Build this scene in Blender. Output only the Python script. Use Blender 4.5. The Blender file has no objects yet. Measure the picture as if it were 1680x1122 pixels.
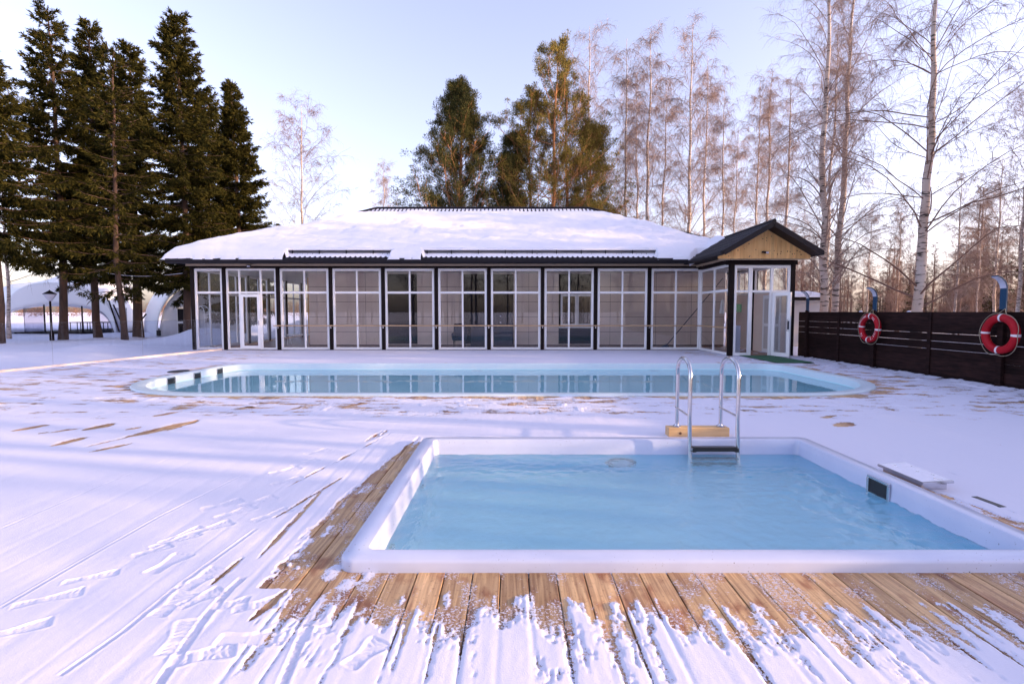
import bpy, math, random
import numpy as np
from math import radians as R, sin, cos, pi
SC = bpy.context.scene
COL = SC.collection

# ------------------------------------------------------------------ camera
FPX, CAMH = 850.0, 1.45
PITCH = math.atan(49 / FPX)
cam_d = bpy.data.cameras.new('camera'); cam = bpy.data.objects.new('camera', cam_d); COL.objects.link(cam)
cam.location = (0, 0, CAMH); cam.rotation_euler = (pi / 2 - PITCH, 0, 0)
cam_d.sensor_width = 36; cam_d.lens = 36 * FPX / 1680; cam_d.clip_start = .05; cam_d.clip_end = 3000
SC.camera = cam

# ------------------------------------------------------------------ sky and sun
SUN_EL, SUN_AZ = R(10.5), R(102)        # azimuth measured clockwise from +y: low sun on the right, a little behind the camera
w = bpy.data.worlds.new('World'); SC.world = w; w.use_nodes = True
nt = w.node_tree; nt.nodes.clear()
wo = nt.nodes.new('ShaderNodeOutputWorld'); bg = nt.nodes.new('ShaderNodeBackground')
sky = nt.nodes.new('ShaderNodeTexSky'); sky.sky_type = 'NISHITA'; sky.sun_disc = False
sky.sun_elevation = SUN_EL; sky.sun_rotation = SUN_AZ; sky.air_density = 1.0; sky.dust_density = 2.4; sky.ozone_density = 1.5
tint = nt.nodes.new('ShaderNodeMix'); tint.data_type = 'RGBA'; tint.blend_type = 'MULTIPLY'; tint.inputs[0].default_value = 1
tint.inputs[7].default_value = (1.10, .97, 1.16, 1)
hsv = nt.nodes.new('ShaderNodeHueSaturation'); hsv.inputs['Saturation'].default_value = .7
nt.links.new(sky.outputs[0], hsv.inputs['Color']); nt.links.new(hsv.outputs[0], tint.inputs[6])
nt.links.new(tint.outputs[2], bg.inputs[0]); bg.inputs[1].default_value = .15
nt.links.new(bg.outputs[0], wo.inputs[0])
sl = bpy.data.lights.new('sun', 'SUN'); so = bpy.data.objects.new('sun', sl); COL.objects.link(so)
sl.energy = 2.7; sl.angle = R(.6); sl.color = (1, .67, .38)
so.rotation_euler = (pi / 2 - SUN_EL, 0, -SUN_AZ + pi)     # local -z points away from the sun
SC.view_settings.view_transform = 'Standard'; SC.view_settings.look = 'None'; SC.view_settings.gamma = 1
SC.view_settings.exposure = 1.76
SC.cycles.diffuse_bounces = 8

# ------------------------------------------------------------------ helpers
def pixG(x, y, z=0):
    a = (x - 840) / FPX; b = (561 - y) / FPX
    d = (a, cos(PITCH) + b * sin(PITCH), -sin(PITCH) + b * cos(PITCH)); t = (z - CAMH) / d[2]
    return (d[0] * t, d[1] * t)
def pixP(x, y, Y):
    a = (x - 840) / FPX; b = (561 - y) / FPX
    d = (a, cos(PITCH) + b * sin(PITCH), -sin(PITCH) + b * cos(PITCH)); t = Y / d[1]
    return (d[0] * t, CAMH + d[2] * t)

def tag(o, label=None, cat=None, group=None, kind=None):
    if label: o['label'] = label
    if cat: o['category'] = cat
    if group: o['group'] = group
    if kind: o['kind'] = kind
    return o
def thing(name, label, cat, loc=(0, 0, 0), rz=0, group=None, kind=None):
    o = bpy.data.objects.new(name, None); COL.objects.link(o); o.empty_display_size = .2
    o.location = loc; o.rotation_euler = (0, 0, rz)
    return tag(o, label, cat, group, kind)
def wloc(o):
    l = np.zeros(3)
    while o is not None:
        l += np.array(o.location); o = o.parent
    return l

def mesh_np(name, V, quads=None, tris=None, smooth=False, mat=None, parent=None):
    """fast mesh from numpy arrays; V in world coordinates (parents are unrotated)"""
    V = np.asarray(V, dtype=np.float32)
    if parent is not None: V = V - wloc(parent).astype(np.float32)
    me = bpy.data.meshes.new(name)
    li = []; st = []; n = 0
    if quads is not None and len(quads):
        q = np.asarray(quads, dtype=np.int32); li.append(q.ravel()); st.append(np.arange(len(q)) * 4); n = len(q) * 4
    if tris is not None and len(tris):
        t = np.asarray(tris, dtype=np.int32); li.append(t.ravel()); st.append(n + np.arange(len(t)) * 3)
    li = np.concatenate(li).astype(np.int32); st = np.concatenate(st).astype(np.int32)
    me.vertices.add(len(V)); me.vertices.foreach_set('co', V.ravel())
    me.loops.add(len(li)); me.loops.foreach_set('vertex_index', li)
    me.polygons.add(len(st)); me.polygons.foreach_set('loop_start', st)
    if smooth: me.polygons.foreach_set('use_smooth', np.ones(len(st), dtype=bool))
    me.update(calc_edges=True); me.validate()
    if mat is not None: me.materials.append(mat)
    o = bpy.data.objects.new(name, me); COL.objects.link(o); o.parent = parent
    return o

class MB:
    def __init__(s): s.v = []; s.f = []
    def add(s, vs, fs):
        n = len(s.v); s.v += [tuple(map(float, q)) for q in vs]; s.f += [tuple(i + n for i in f) for f in fs]; return s
    def box(s, x0, x1, y0, y1, z0, z1, b=0):
        if x0 > x1: x0, x1 = x1, x0
        if y0 > y1: y0, y1 = y1, y0
        if z0 > z1: z0, z1 = z1, z0
        if b:
            b = min(b, (x1 - x0) * .45, (y1 - y0) * .45, (z1 - z0) * .45)
            vs = []; 
            for sx, X in ((1, x0), (-1, x1)):
                for sy, Yv in ((1, y0), (-1, y1)):
                    for sz, Z in ((1, z0), (-1, z1)):
                        vs += [(X, Yv + sy * b, Z + sz * b), (X + sx * b, Yv, Z + sz * b), (X + sx * b, Yv + sy * b, Z)]
            I = lambda i, j, k, a: ((i * 2 + j) * 2 + k) * 3 + a
            fs = []
            for i in (0, 1):
                fs.append((I(i,0,0,0), I(i,1,0,0), I(i,1,1,0), I(i,0,1,0)))
                fs.append((I(0,i,0,1), I(1,i,0,1), I(1,i,1,1), I(0,i,1,1)))
                fs.append((I(0,0,i,2), I(1,0,i,2), I(1,1,i,2), I(0,1,i,2)))
            for i in (0, 1):
                for j in (0, 1):
                    fs.append((I(i,j,0,0), I(i,j,1,0), I(i,j,1,1), I(i,j,0,1)))
                    fs.append((I(i,0,j,0), I(i,1,j,0), I(i,1,j,2), I(i,0,j,2)))
                    fs.append((I(0,i,j,1), I(1,i,j,1), I(1,i,j,2), I(0,i,j,2)))
                    for k in (0, 1): fs.append((I(i,j,k,0), I(i,j,k,1), I(i,j,k,2)))
            return s.add(vs, fs)
        return s.add([(x0,y0,z0),(x1,y0,z0),(x1,y1,z0),(x0,y1,z0),(x0,y0,z1),(x1,y0,z1),(x1,y1,z1),(x0,y1,z1)],
                     [(0,3,2,1),(4,5,6,7),(0,1,5,4),(1,2,6,5),(2,3,7,6),(3,0,4,7)])
    def obox(s, p, q, w_, h, up=(0, 0, 1)):
        """bar from p to q, width w_ across, height h along up"""
        p = np.array(p, float); q = np.array(q, float); d = q - p; d /= np.linalg.norm(d)
        u = np.array(up, float); sd = np.cross(d, u); sd /= np.linalg.norm(sd); u = np.cross(sd, d)
        vs = [e + sd * a * w_ / 2 + u * b_ * h / 2 for e in (p, q) for a, b_ in ((-1,-1),(1,-1),(1,1),(-1,1))]
        return s.add(vs, [(0,1,2,3),(7,6,5,4),(0,4,5,1),(1,5,6,2),(2,6,7,3),(3,7,4,0)])
    def tube(s, pts, r, n=8, cap=True, closed=False):
        P = [np.array(p, float) for p in pts]; m = len(P); rs = r if hasattr(r, '__len__') else [r] * m
        vs = []; prev = None
        for i in range(m):
            if closed: t = P[(i + 1) % m] - P[i - 1]
            else: t = P[min(i + 1, m - 1)] - P[max(i - 1, 0)]
            t = t / (np.linalg.norm(t) + 1e-12)
            if prev is None:
                a = np.array((0, 0, 1.)) if abs(t[2]) < .9 else np.array((1., 0, 0)); u = np.cross(t, a)
            else: u = prev - t * np.dot(prev, t)
            u /= np.linalg.norm(u); prev = u; v = np.cross(t, u)
            for k in range(n):
                an = 2 * pi * k / n; vs.append(P[i] + (u * cos(an) + v * sin(an)) * rs[i])
        fs = []
        for i in range(m if closed else m - 1):
            j = (i + 1) % m
            for k in range(n): fs.append((i*n+k, i*n+(k+1)%n, j*n+(k+1)%n, j*n+k))
        if cap and not closed: fs += [tuple(range(n))[::-1], tuple((m-1)*n+k for k in range(n))]
        return s.add(vs, fs)
    def lathe(s, prof, c=(0, 0, 0), n=20, axis='z'):
        vs = []; m = len(prof)
        for r_, z in prof:
            for k in range(n):
                a = 2 * pi * k / n
                p = (r_*cos(a), r_*sin(a), z) if axis == 'z' else ((z, r_*cos(a), r_*sin(a)) if axis == 'x' else (r_*cos(a), z, r_*sin(a)))
                vs.append((p[0]+c[0], p[1]+c[1], p[2]+c[2]))
        fs = [(i*n+k, i*n+(k+1)%n, (i+1)*n+(k+1)%n, (i+1)*n+k) for i in range(m-1) for k in range(n)]
        fs += [tuple(range(n))[::-1], tuple((m-1)*n+k for k in range(n))]
        return s.add(vs, fs)
    def prism(s, poly, a0, a1, axis='y'):
        """poly of 2-D points extruded along axis"""
        n = len(poly)
        f = {'y': lambda p, a: (p[0], a, p[1]), 'x': lambda p, a: (a, p[0], p[1]), 'z': lambda p, a: (p[0], p[1], a)}[axis]
        return s.add([f(p, a0) for p in poly] + [f(p, a1) for p in poly],
                     [tuple(range(n)), tuple(range(2*n-1, n-1, -1))] + [(i, (i+1) % n, n+(i+1) % n, n+i) for i in range(n)])
    def build(s, name, mat=None, parent=None, smooth=False, local=False):
        me = bpy.data.meshes.new(name)
        V = np.array(s.v)
        if parent is not None and not local: V = V - wloc(parent)
        me.from_pydata(V.tolist(), [], s.f)
        import bmesh
        bm = bmesh.new(); bm.from_mesh(me); bmesh.ops.recalc_face_normals(bm, faces=bm.faces); bm.to_mesh(me); bm.free()
        if mat is not None: me.materials.append(mat)
        if smooth:
            me.polygons.foreach_set('use_smooth', [True] * len(me.polygons))
            try: me.set_sharp_from_angle(angle=R(38))
            except Exception: pass
        o = bpy.data.objects.new(name, me); COL.objects.link(o); o.parent = parent
        return o

def vnoise(x, y, seed=0):
    x = np.asarray(x, float); y = np.asarray(y, float)
    xi = np.floor(x).astype(np.int64); yi = np.floor(y).astype(np.int64); fx = x - xi; fy = y - yi
    fx = fx*fx*(3-2*fx); fy = fy*fy*(3-2*fy)
    def h(a, b):
        n = (a * 374761393 + b * 668265263 + seed * 974634777) & 0x7fffffff
        n = ((n ^ (n >> 13)) * 1274126177) & 0x7fffffff
        return ((n ^ (n >> 16)) & 0xffff) / 65535.
    return (h(xi,yi)*(1-fx)+h(xi+1,yi)*fx)*(1-fy) + (h(xi,yi+1)*(1-fx)+h(xi+1,yi+1)*fx)*fy
def fbm(x, y, seed=0, oct=4):
    s = 0; a = 1; t = 0
    for i in range(oct): s = s + a * vnoise(np.asarray(x) * 2**i, np.asarray(y) * 2**i, seed + i * 17); t += a; a *= .5
    return s / t            # 0..1
def sstep(a, b, x): 
    t = np.clip((x - a) / (b - a), 0, 1); return t*t*(3-2*t)

# ------------------------------------------------------------------ materials
def mat(name, color=(.5,.5,.5), rough=.6, metal=0, spec=.5, noise=None, bump=None, island=0, coords='Object'):
    """noise=(scale, (sx,sy,sz), color2, lo, hi); bump=(scale, strength, dist[, (sx,sy,sz)])"""
    m = bpy.data.materials.new(name); m.use_nodes = True; t = m.node_tree; b = t.nodes['Principled BSDF']
    b.inputs['Base Color'].default_value = (*color, 1); b.inputs['Roughness'].default_value = rough
    b.inputs['Metallic'].default_value = metal; b.inputs['Specular IOR Level'].default_value = spec
    tc = t.nodes.new('ShaderNodeTexCoord')
    def tex(scale, sc3):
        mp = t.nodes.new('ShaderNodeMapping'); mp.inputs['Scale'].default_value = sc3; t.links.new(tc.outputs[coords], mp.inputs[0])
        n = t.nodes.new('ShaderNodeTexNoise'); n.inputs['Scale'].default_value = scale; n.inputs['Detail'].default_value = 5
        n.inputs['Roughness'].default_value = .6; t.links.new(mp.outputs[0], n.inputs['Vector']); return n
    last = None
    if noise:
        n = tex(noise[0], noise[1]); r = t.nodes.new('ShaderNodeValToRGB')
        r.color_ramp.elements[0].position = noise[3]; r.color_ramp.elements[1].position = noise[4]
        r.color_ramp.elements[0].color = (*color, 1); r.color_ramp.elements[1].color = (*noise[2], 1)
        t.links.new(n.outputs['Fac'], r.inputs[0]); t.links.new(r.outputs[0], b.inputs['Base Color']); last = r.outputs[0]
    if island:
        g = t.nodes.new('ShaderNodeNewGeometry'); hs = t.nodes.new('ShaderNodeHueSaturation')
        mr = t.nodes.new('ShaderNodeMapRange'); mr.inputs['To Min'].default_value = 1 - island; mr.inputs['To Max'].default_value = 1 + island
        t.links.new(g.outputs['Random Per Island'], mr.inputs['Value']); t.links.new(mr.outputs[0], hs.inputs['Value'])
        if last: t.links.new(last, hs.inputs['Color'])
        else: hs.inputs['Color'].default_value = (*color, 1)
        t.links.new(hs.outputs[0], b.inputs['Base Color'])
    if bump:
        n = tex(bump[0], bump[3] if len(bump) > 3 else (1, 1, 1)); bp = t.nodes.new('ShaderNodeBump')
        bp.inputs['Strength'].default_value = bump[1]; bp.inputs['Distance'].default_value = bump[2]
        t.links.new(n.outputs['Fac'], bp.inputs['Height']); t.links.new(bp.outputs[0], b.inputs['Normal'])
    return m
M = {}
M['snow'] = mat('snow', (.80,.79,.88), .75, spec=.25, bump=(160, .35, .004))
def deck_snow_mat():
    m = mat('deck_snow', (.70,.70,.82), .75, spec=.25, bump=(160, .35, .004)); t = m.node_tree; b = t.nodes['Principled BSDF']
    at = t.nodes.new('ShaderNodeAttribute'); at.attribute_name = 'cover'; tc = t.nodes.new('ShaderNodeTexCoord')
    def nz(sc, lo, hi):
        n = t.nodes.new('ShaderNodeTexNoise'); n.inputs['Scale'].default_value = sc; n.inputs['Detail'].default_value = 3; t.links.new(tc.outputs['Object'], n.inputs['Vector'])
        r = t.nodes.new('ShaderNodeMapRange'); r.inputs['From Min'].default_value = .3; r.inputs['From Max'].default_value = .7
        r.inputs['To Min'].default_value = lo; r.inputs['To Max'].default_value = hi; t.links.new(n.outputs['Fac'], r.inputs[0]); return r.outputs[0]
    a = t.nodes.new('ShaderNodeMath'); a.operation = 'ADD'; t.links.new(nz(260, 0, .5), a.inputs[0]); t.links.new(nz(70, 0, .5), a.inputs[1])
    g = t.nodes.new('ShaderNodeMath'); g.operation = 'GREATER_THAN'; t.links.new(at.outputs['Fac'], g.inputs[0]); t.links.new(a.outputs[0], g.inputs[1])
    t.links.new(g.outputs[0], b.inputs['Alpha']); return m
M['decksnow'] = deck_snow_mat()
M['roofsnow'] = mat('roof_snow', (.80,.80,.88), .8, spec=.2, bump=(9, .25, .05))
M['field'] = mat('snow_field', (.76,.76,.84), .8, spec=.2, bump=(3, .5, .08))
M['white'] = mat('upvc_white', (.86,.86,.87), .3)
M['dark'] = mat('dark_stained_wood', (.009,.006,.007), .6, spec=.12, noise=(3, (1,1,8), (.018,.011,.01), .4, .7), bump=(30,.2,.003,(1,1,.2)))
M['fence'] = mat('fence_boards', (.010,.005,.005), .7, spec=.1, noise=(2.5, (6,1,8), (.032,.014,.012), .35, .75), bump=(20,.4,.004,(4,.4,6)), island=.35)
M['metaltile'] = mat('dark_metal_tile', (.012,.010,.014), .5, spec=.2)
M['gutter'] = mat('dark_gutter', (.008,.006,.010), .6, spec=.3)
M['beige'] = mat('beige_batten', (.5,.38,.27), .6)
M['siding'] = mat('beige_siding', (.84,.70,.60), .5, noise=(1.2,(1,1,1),(.78,.63,.54),.4,.7))
M['joint'] = mat('siding_joint', (.2,.15,.13), .7)
M['pine'] = mat('pine_boards', (.80,.48,.19), .55, noise=(5,(2.2,2.2,.25),(.62,.31,.10),.42,.75), island=.14)
M['knot'] = mat('knot', (.12,.05,.02), .6)
M['railwood'] = mat('rail_wood', (.55,.36,.2), .5)
M['floorwood'] = mat('floor_wood', (.3,.15,.1), .4, noise=(4,(1,12,1),(.22,.11,.07),.4,.7))
M['basin'] = mat('basin_blue', (.62,.90,.95), .3)
M['basinlip'] = mat('basin_lip_blue', (.64,.77,.85), .3, noise=(6,(1,1,1),(.68,.79,.85),.4,.7))
M['gel'] = mat('white_gelcoat', (.58,.62,.78), .22, noise=(3,(1,1,1),(.53,.57,.74),.35,.75))
def specks(m, lo, hi, col, sc):
    t = m.node_tree; b = t.nodes['Principled BSDF']; src = b.inputs['Base Color'].links[0].from_socket; tc = t.nodes.new('ShaderNodeTexCoord')
    n = t.nodes.new('ShaderNodeTexNoise'); n.inputs['Scale'].default_value = sc; n.inputs['Detail'].default_value = 2; t.links.new(tc.outputs['Object'], n.inputs['Vector'])
    n2 = t.nodes.new('ShaderNodeTexNoise'); n2.inputs['Scale'].default_value = 2.5; t.links.new(tc.outputs['Object'], n2.inputs['Vector'])
    r = t.nodes.new('ShaderNodeMapRange'); r.inputs['From Min'].default_value = lo; r.inputs['From Max'].default_value = hi; t.links.new(n.outputs['Fac'], r.inputs[0])
    r2 = t.nodes.new('ShaderNodeMapRange'); r2.inputs['From Min'].default_value = .42; r2.inputs['From Max'].default_value = .62; t.links.new(n2.outputs['Fac'], r2.inputs[0])
    mu = t.nodes.new('ShaderNodeMath'); mu.operation = 'MULTIPLY'; t.links.new(r.outputs[0], mu.inputs[0]); t.links.new(r2.outputs[0], mu.inputs[1])
    x = t.nodes.new('ShaderNodeMix'); x.data_type = 'RGBA'; x.inputs[7].default_value = (*col, 1); t.links.new(mu.outputs[0], x.inputs[0]); t.links.new(src, x.inputs[6]); t.links.new(x.outputs[2], b.inputs['Base Color'])
specks(M['gel'], .70, .74, (.12,.10,.12), 70)
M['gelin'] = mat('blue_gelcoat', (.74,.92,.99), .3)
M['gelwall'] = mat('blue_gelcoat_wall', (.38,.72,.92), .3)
M['steel'] = mat('stainless_steel', (.62,.62,.65), .16, metal=1)
M['black'] = mat('black_plastic', (.012,.012,.014), .4)
M['navy'] = mat('navy_panel', (.012,.02,.05), .3)
M['ring'] = mat('ring_red', (.40,.006,.016), .5, spec=.2, noise=(7,(1,1,1),(.30,.006,.014),.4,.75))
M['ringwhite'] = mat('ring_white', (.75,.68,.72), .5)
M['rope'] = mat('rope', (.3,.25,.18), .8)
M['blue'] = mat('blue_paint', (.008,.045,.10), .5, spec=.3)
M['lampwhite'] = mat('white_diffuser', (.50,.52,.64), .5)
M['green'] = mat('green_mat', (.03,.12,.06), .9, bump=(200,.6,.01))
M['signgreen'] = mat('green_sign', (.03,.22,.09), .5)
M['paper'] = mat('paper', (.75,.75,.75), .7)
M['timber'] = mat('fresh_timber', (.66,.44,.22), .55, noise=(3,(.8,8,8),(.5,.3,.13),.4,.7), bump=(12,.15,.003,(.5,8,8)))
M['ceiling'] = mat('ceiling', (.6,.57,.55), .6)
M['membrane'] = mat('tent_membrane', (.74,.75,.8), .5, bump=(1.2,.2,.15))
M['bark_spruce'] = mat('spruce_bark', (.075,.04,.026), .9, noise=(4,(1,1,.3),(.035,.022,.017),.35,.7), bump=(14,.8,.03,(1,1,.25)))
M['bark_pine'] = mat('pine_bark', (.42,.19,.07), .85, noise=(3,(1,1,.3),(.2,.09,.04),.35,.7), bump=(14,.7,.03,(1,1,.3)))
M['twig'] = mat('birch_twig', (.17,.095,.07), .8)
M['twigdark'] = mat('dark_twig', (.045,.03,.026), .8)
M['twigpink'] = mat('pink_birch_twig', (.26,.18,.15), .8)
def birch_bark():
    m = mat('birch_bark', (.62,.57,.54), .7); t = m.node_tree; b = t.nodes['Principled BSDF']
    tc = t.nodes.new('ShaderNodeTexCoord')
    def nz(s3, sc, lo, hi, det=3):
        mp = t.nodes.new('ShaderNodeMapping'); mp.inputs['Scale'].default_value = s3; t.links.new(tc.outputs['Object'], mp.inputs[0])
        n = t.nodes.new('ShaderNodeTexNoise'); n.inputs['Scale'].default_value = sc; n.inputs['Detail'].default_value = det
        t.links.new(mp.outputs[0], n.inputs['Vector']); r = t.nodes.new('ShaderNodeMapRange')
        r.inputs['From Min'].default_value = lo; r.inputs['From Max'].default_value = hi; t.links.new(n.outputs['Fac'], r.inputs[0]); return r
    a = nz((1.5,1.5,7), 2.2, .56, .64); c = nz((.8,.8,.5), 1, .35, .7)
    mx = t.nodes.new('ShaderNodeMix'); mx.data_type = 'RGBA'; mx.inputs[6].default_value = (.52,.45,.40,1); mx.inputs[7].default_value = (.045,.035,.03,1)
    t.links.new(a.outputs[0], mx.inputs[0])
    mx2 = t.nodes.new('ShaderNodeMix'); mx2.data_type = 'RGBA'; mx2.blend_type = 'MULTIPLY'; mx2.inputs[7].default_value = (.75,.6,.5,1)
    t.links.new(c.outputs[0], mx2.inputs[0]); t.links.new(mx.outputs[2], mx2.inputs[6]); t.links.new(mx2.outputs[2], b.inputs['Base Color'])
    return m
M['bark_birch'] = birch_bark()
def leafmat(name, c, c2, tr=.25):
    m = bpy.data.materials.new(name); m.use_nodes = True; t = m.node_tree; t.nodes.clear()
    o = t.nodes.new('ShaderNodeOutputMaterial'); d = t.nodes.new('ShaderNodeBsdfDiffuse'); tl = t.nodes.new('ShaderNodeBsdfTranslucent')
    mx = t.nodes.new('ShaderNodeMixShader'); mx.inputs[0].default_value = tr
    g = t.nodes.new('ShaderNodeNewGeometry'); r = t.nodes.new('ShaderNodeMix'); r.data_type = 'RGBA'
    r.inputs[6].default_value = (*c, 1); r.inputs[7].default_value = (*c2, 1)
    t.links.new(g.outputs['Random Per Island'], r.inputs[0])
    for s in (d, tl): t.links.new(r.outputs[2], s.inputs[0])
    t.links.new(d.outputs[0], mx.inputs[1]); t.links.new(tl.outputs[0], mx.inputs[2]); t.links.new(mx.outputs[0], o.inputs[0])
    return m
M['spruce'] = leafmat('spruce_needles', (.010,.015,.006), (.068,.058,.015))
M['pinelit'] = leafmat('lit_pine_needles', (.08,.08,.025), (.27,.20,.055))  # sunlit pines: the gold of the low sun is put into the needle colour
M['pineshaded'] = leafmat('shaded_pine_needles', (.03,.042,.02), (.12,.105,.035))  # pines in shade: same needles, with the shade put into a darker colour
def glass(name, tint_=(.93,.94,.95), ior=1.5, rough=0.0):
    m = bpy.data.materials.new(name); m.use_nodes = True; t = m.node_tree; t.nodes.clear()
    o = t.nodes.new('ShaderNodeOutputMaterial'); a = t.nodes.new('ShaderNodeBsdfTransparent'); g = t.nodes.new('ShaderNodeBsdfGlossy')
    a.inputs[0].default_value = (*tint_, 1); g.inputs['Roughness'].default_value = rough
    ge = t.nodes.new('ShaderNodeNewGeometry'); dt = t.nodes.new('ShaderNodeVectorMath'); dt.operation = 'DOT_PRODUCT'
    t.links.new(ge.outputs['Normal'], dt.inputs[0]); t.links.new(ge.outputs['Incoming'], dt.inputs[1]); x = dt.outputs['Value']
    def mth(op, i0, i1=None):
        n = t.nodes.new('ShaderNodeMath'); n.operation = op
        for k_, i_ in ((0, i0), (1, i1)):
            if i_ is None: continue
            if isinstance(i_, (int, float)): n.inputs[k_].default_value = i_
            else: t.links.new(i_, n.inputs[k_])
        return n.outputs[0]
    f0 = ((ior - 1) / (ior + 1)) ** 2                      # Schlick, the same from both sides of the thin pane
    fr = mth('ADD', mth('MULTIPLY', mth('POWER', mth('SUBTRACT', 1, mth('ABSOLUTE', x)), 5), 1 - f0), f0); mx = t.nodes.new('ShaderNodeMixShader')
    t.links.new(fr, mx.inputs[0]); t.links.new(a.outputs[0], mx.inputs[1]); t.links.new(g.outputs[0], mx.inputs[2])
    t.links.new(mx.outputs[0], o.inputs[0]); return m
M['glass'] = glass('window_glass', ior=1.5)
M['barrier'] = glass('barrier_glass', (.9,.92,.97), 1.45)
M['film'] = glass('clear_film', (.75,.75,.8), 1.5, .15)
def water(name, tint_, bumps, ior=1.33, milk=0, milkc=(.5,.8,.98)):
    m = bpy.data.materials.new(name); m.use_nodes = True; t = m.node_tree; t.nodes.clear()
    o = t.nodes.new('ShaderNodeOutputMaterial'); a = t.nodes.new('ShaderNodeBsdfRefraction'); g = t.nodes.new('ShaderNodeBsdfGlossy')
    a.inputs[0].default_value = (*tint_, 1); a.inputs['IOR'].default_value = ior; a.inputs['Roughness'].default_value = 0
    g.inputs['Roughness'].default_value = .01; g.inputs[0].default_value = (1, 1, 1, 1)
    f = t.nodes.new('ShaderNodeFresnel'); f.inputs[0].default_value = ior; mx = t.nodes.new('ShaderNodeMixShader')
    tc = t.nodes.new('ShaderNodeTexCoord'); prev = None
    for sc, s3, st, dist in bumps:
        mp = t.nodes.new('ShaderNodeMapping'); mp.inputs['Scale'].default_value = s3; t.links.new(tc.outputs['Object'], mp.inputs[0])
        n = t.nodes.new('ShaderNodeTexNoise'); n.inputs['Scale'].default_value = sc; n.inputs['Detail'].default_value = 3; n.inputs['Distortion'].default_value = .6
        t.links.new(mp.outputs[0], n.inputs['Vector']); b = t.nodes.new('ShaderNodeBump'); b.inputs['Strength'].default_value = st
        b.inputs['Distance'].default_value = dist; t.links.new(n.outputs['Fac'], b.inputs['Height'])
        if prev: t.links.new(prev.outputs[0], b.inputs['Normal'])
        prev = b
    for s in (a, g, f): t.links.new(prev.outputs[0], s.inputs['Normal'])
    df = t.nodes.new('ShaderNodeBsdfDiffuse'); df.inputs[0].default_value = (*milkc, 1); m0 = t.nodes.new('ShaderNodeMixShader'); m0.inputs[0].default_value = milk
    t.links.new(a.outputs[0], m0.inputs[1]); t.links.new(df.outputs[0], m0.inputs[2]); a = m0
    t.links.new(f.outputs[0], mx.inputs[0]); t.links.new(a.outputs[0], mx.inputs[1]); t.links.new(g.outputs[0], mx.inputs[2])
    t.links.new(mx.outputs[0], o.inputs[0]); return m
M['water_big'] = water('calm_pool_water', (.80,.95,.98), [(2.2,(1,.5,1),.25,.01)], milk=.28, milkc=(.52,.86,.98))
M['water_small'] = water('rippled_pool_water', (.80,.97,1), [(12,(1,.6,1),.55,.018),(45,(1,1,1),.45,.005)], milk=.22, milkc=(.52,.90,1.0))
# ================================================================== GROUND, DECK, SNOW, POOLS
def axis_lines(lo, hi, fine_lo, fine_hi, step, grow=1.12, force=()):
    xs = list(np.arange(fine_lo, fine_hi + step / 2, step)); s = step; x = fine_lo
    while x > lo: s *= grow; x -= s; xs.insert(0, x)
    s = step; x = fine_hi
    while x < hi: s *= grow; x += s; xs.append(x)
    xs = np.array(xs)
    for f in force: xs[np.argmin(abs(xs - f))] = f
    return xs
def grid_mesh(name, xs, ys, Z, keep, attr=None, **kw):
    nx, ny = len(xs), len(ys)
    X, Y = np.meshgrid(xs, ys); V = np.stack([X, Y, Z], -1).reshape(-1, 3)
    i = np.arange(nx * ny).reshape(ny, nx)
    q = np.stack([i[:-1, :-1], i[:-1, 1:], i[1:, 1:], i[1:, :-1]], -1).reshape(-1, 4)
    q = q[keep.reshape(-1)]
    used = np.unique(q); rm = np.full(nx * ny, -1); rm[used] = np.arange(len(used))
    o = mesh_np(name, V[used], quads=rm[q], **kw)
    if attr: a = o.data.attributes.new(attr[0], 'FLOAT', 'POINT'); a.data.foreach_set('value', attr[1].reshape(-1)[used].astype(np.float32))
    return o

DX0, DX1, DY0, DY1 = -12.1, 9.45, -4.0, 19.7
xs = axis_lines(-2400, 2400, -46, 26, .45, 1.13, (DX0 + .02, DX1 - .02)); ys = axis_lines(-2000, 2400, -6, 62, .45, 1.13, (DY0, 31.0))
X, Y = np.meshgrid(xs, ys)
amp = np.clip(1 - (np.hypot(X, Y) - 90) / 60, 0, 1)
dist_deck = np.clip(-12.1 - X, 0, 6)
Z = -.17 + amp * (fbm(X * .16, Y * .16, 3) - .5) * .5 + amp * (fbm(X * .9, Y * .9, 5) - .5) * .12
Z += .09 * np.exp(-((X + 12.6) / .8) ** 2)
for (mx, my, mh, mr) in ((-14.8, 25.5, .55, 1.6), (-16.5, 28, .8, 2.2), (-11, 33.5, .9, 2.2), (-8, 34, .8, 2.0), (-17, 21.5, .3, 1.6), (-30, 30, .15, 2), (-21, 26, .15, 2), (-14, 34, .9, 2)):
    Z += mh * np.exp(-((X - mx) ** 2 + (Y - my) ** 2) / mr ** 2) * (.7 + .6 * fbm(X * .8, Y * .8, 9))
for (tx, ty) in ((-24.2,24.7),(-25,28.9),(-24.5,30.9),(-20.8,27.2),(-23.7,32.4),(-18.95,30.2)):
    Z += .1 * np.exp(-((X - tx) ** 2 + (Y - ty) ** 2) / .7 ** 2)
Xc = (xs[:-1] + xs[1:]) / 2; Yc = (ys[:-1] + ys[1:]) / 2; XC, YC = np.meshgrid(Xc, Yc)
keep = ~((XC > DX0) & (XC < DX1) & (YC > DY0) & (YC < 31.0))
g = grid_mesh('snow_ground', xs, ys, Z, keep, smooth=True, mat=M['field']); tag(g, kind='structure')

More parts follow.
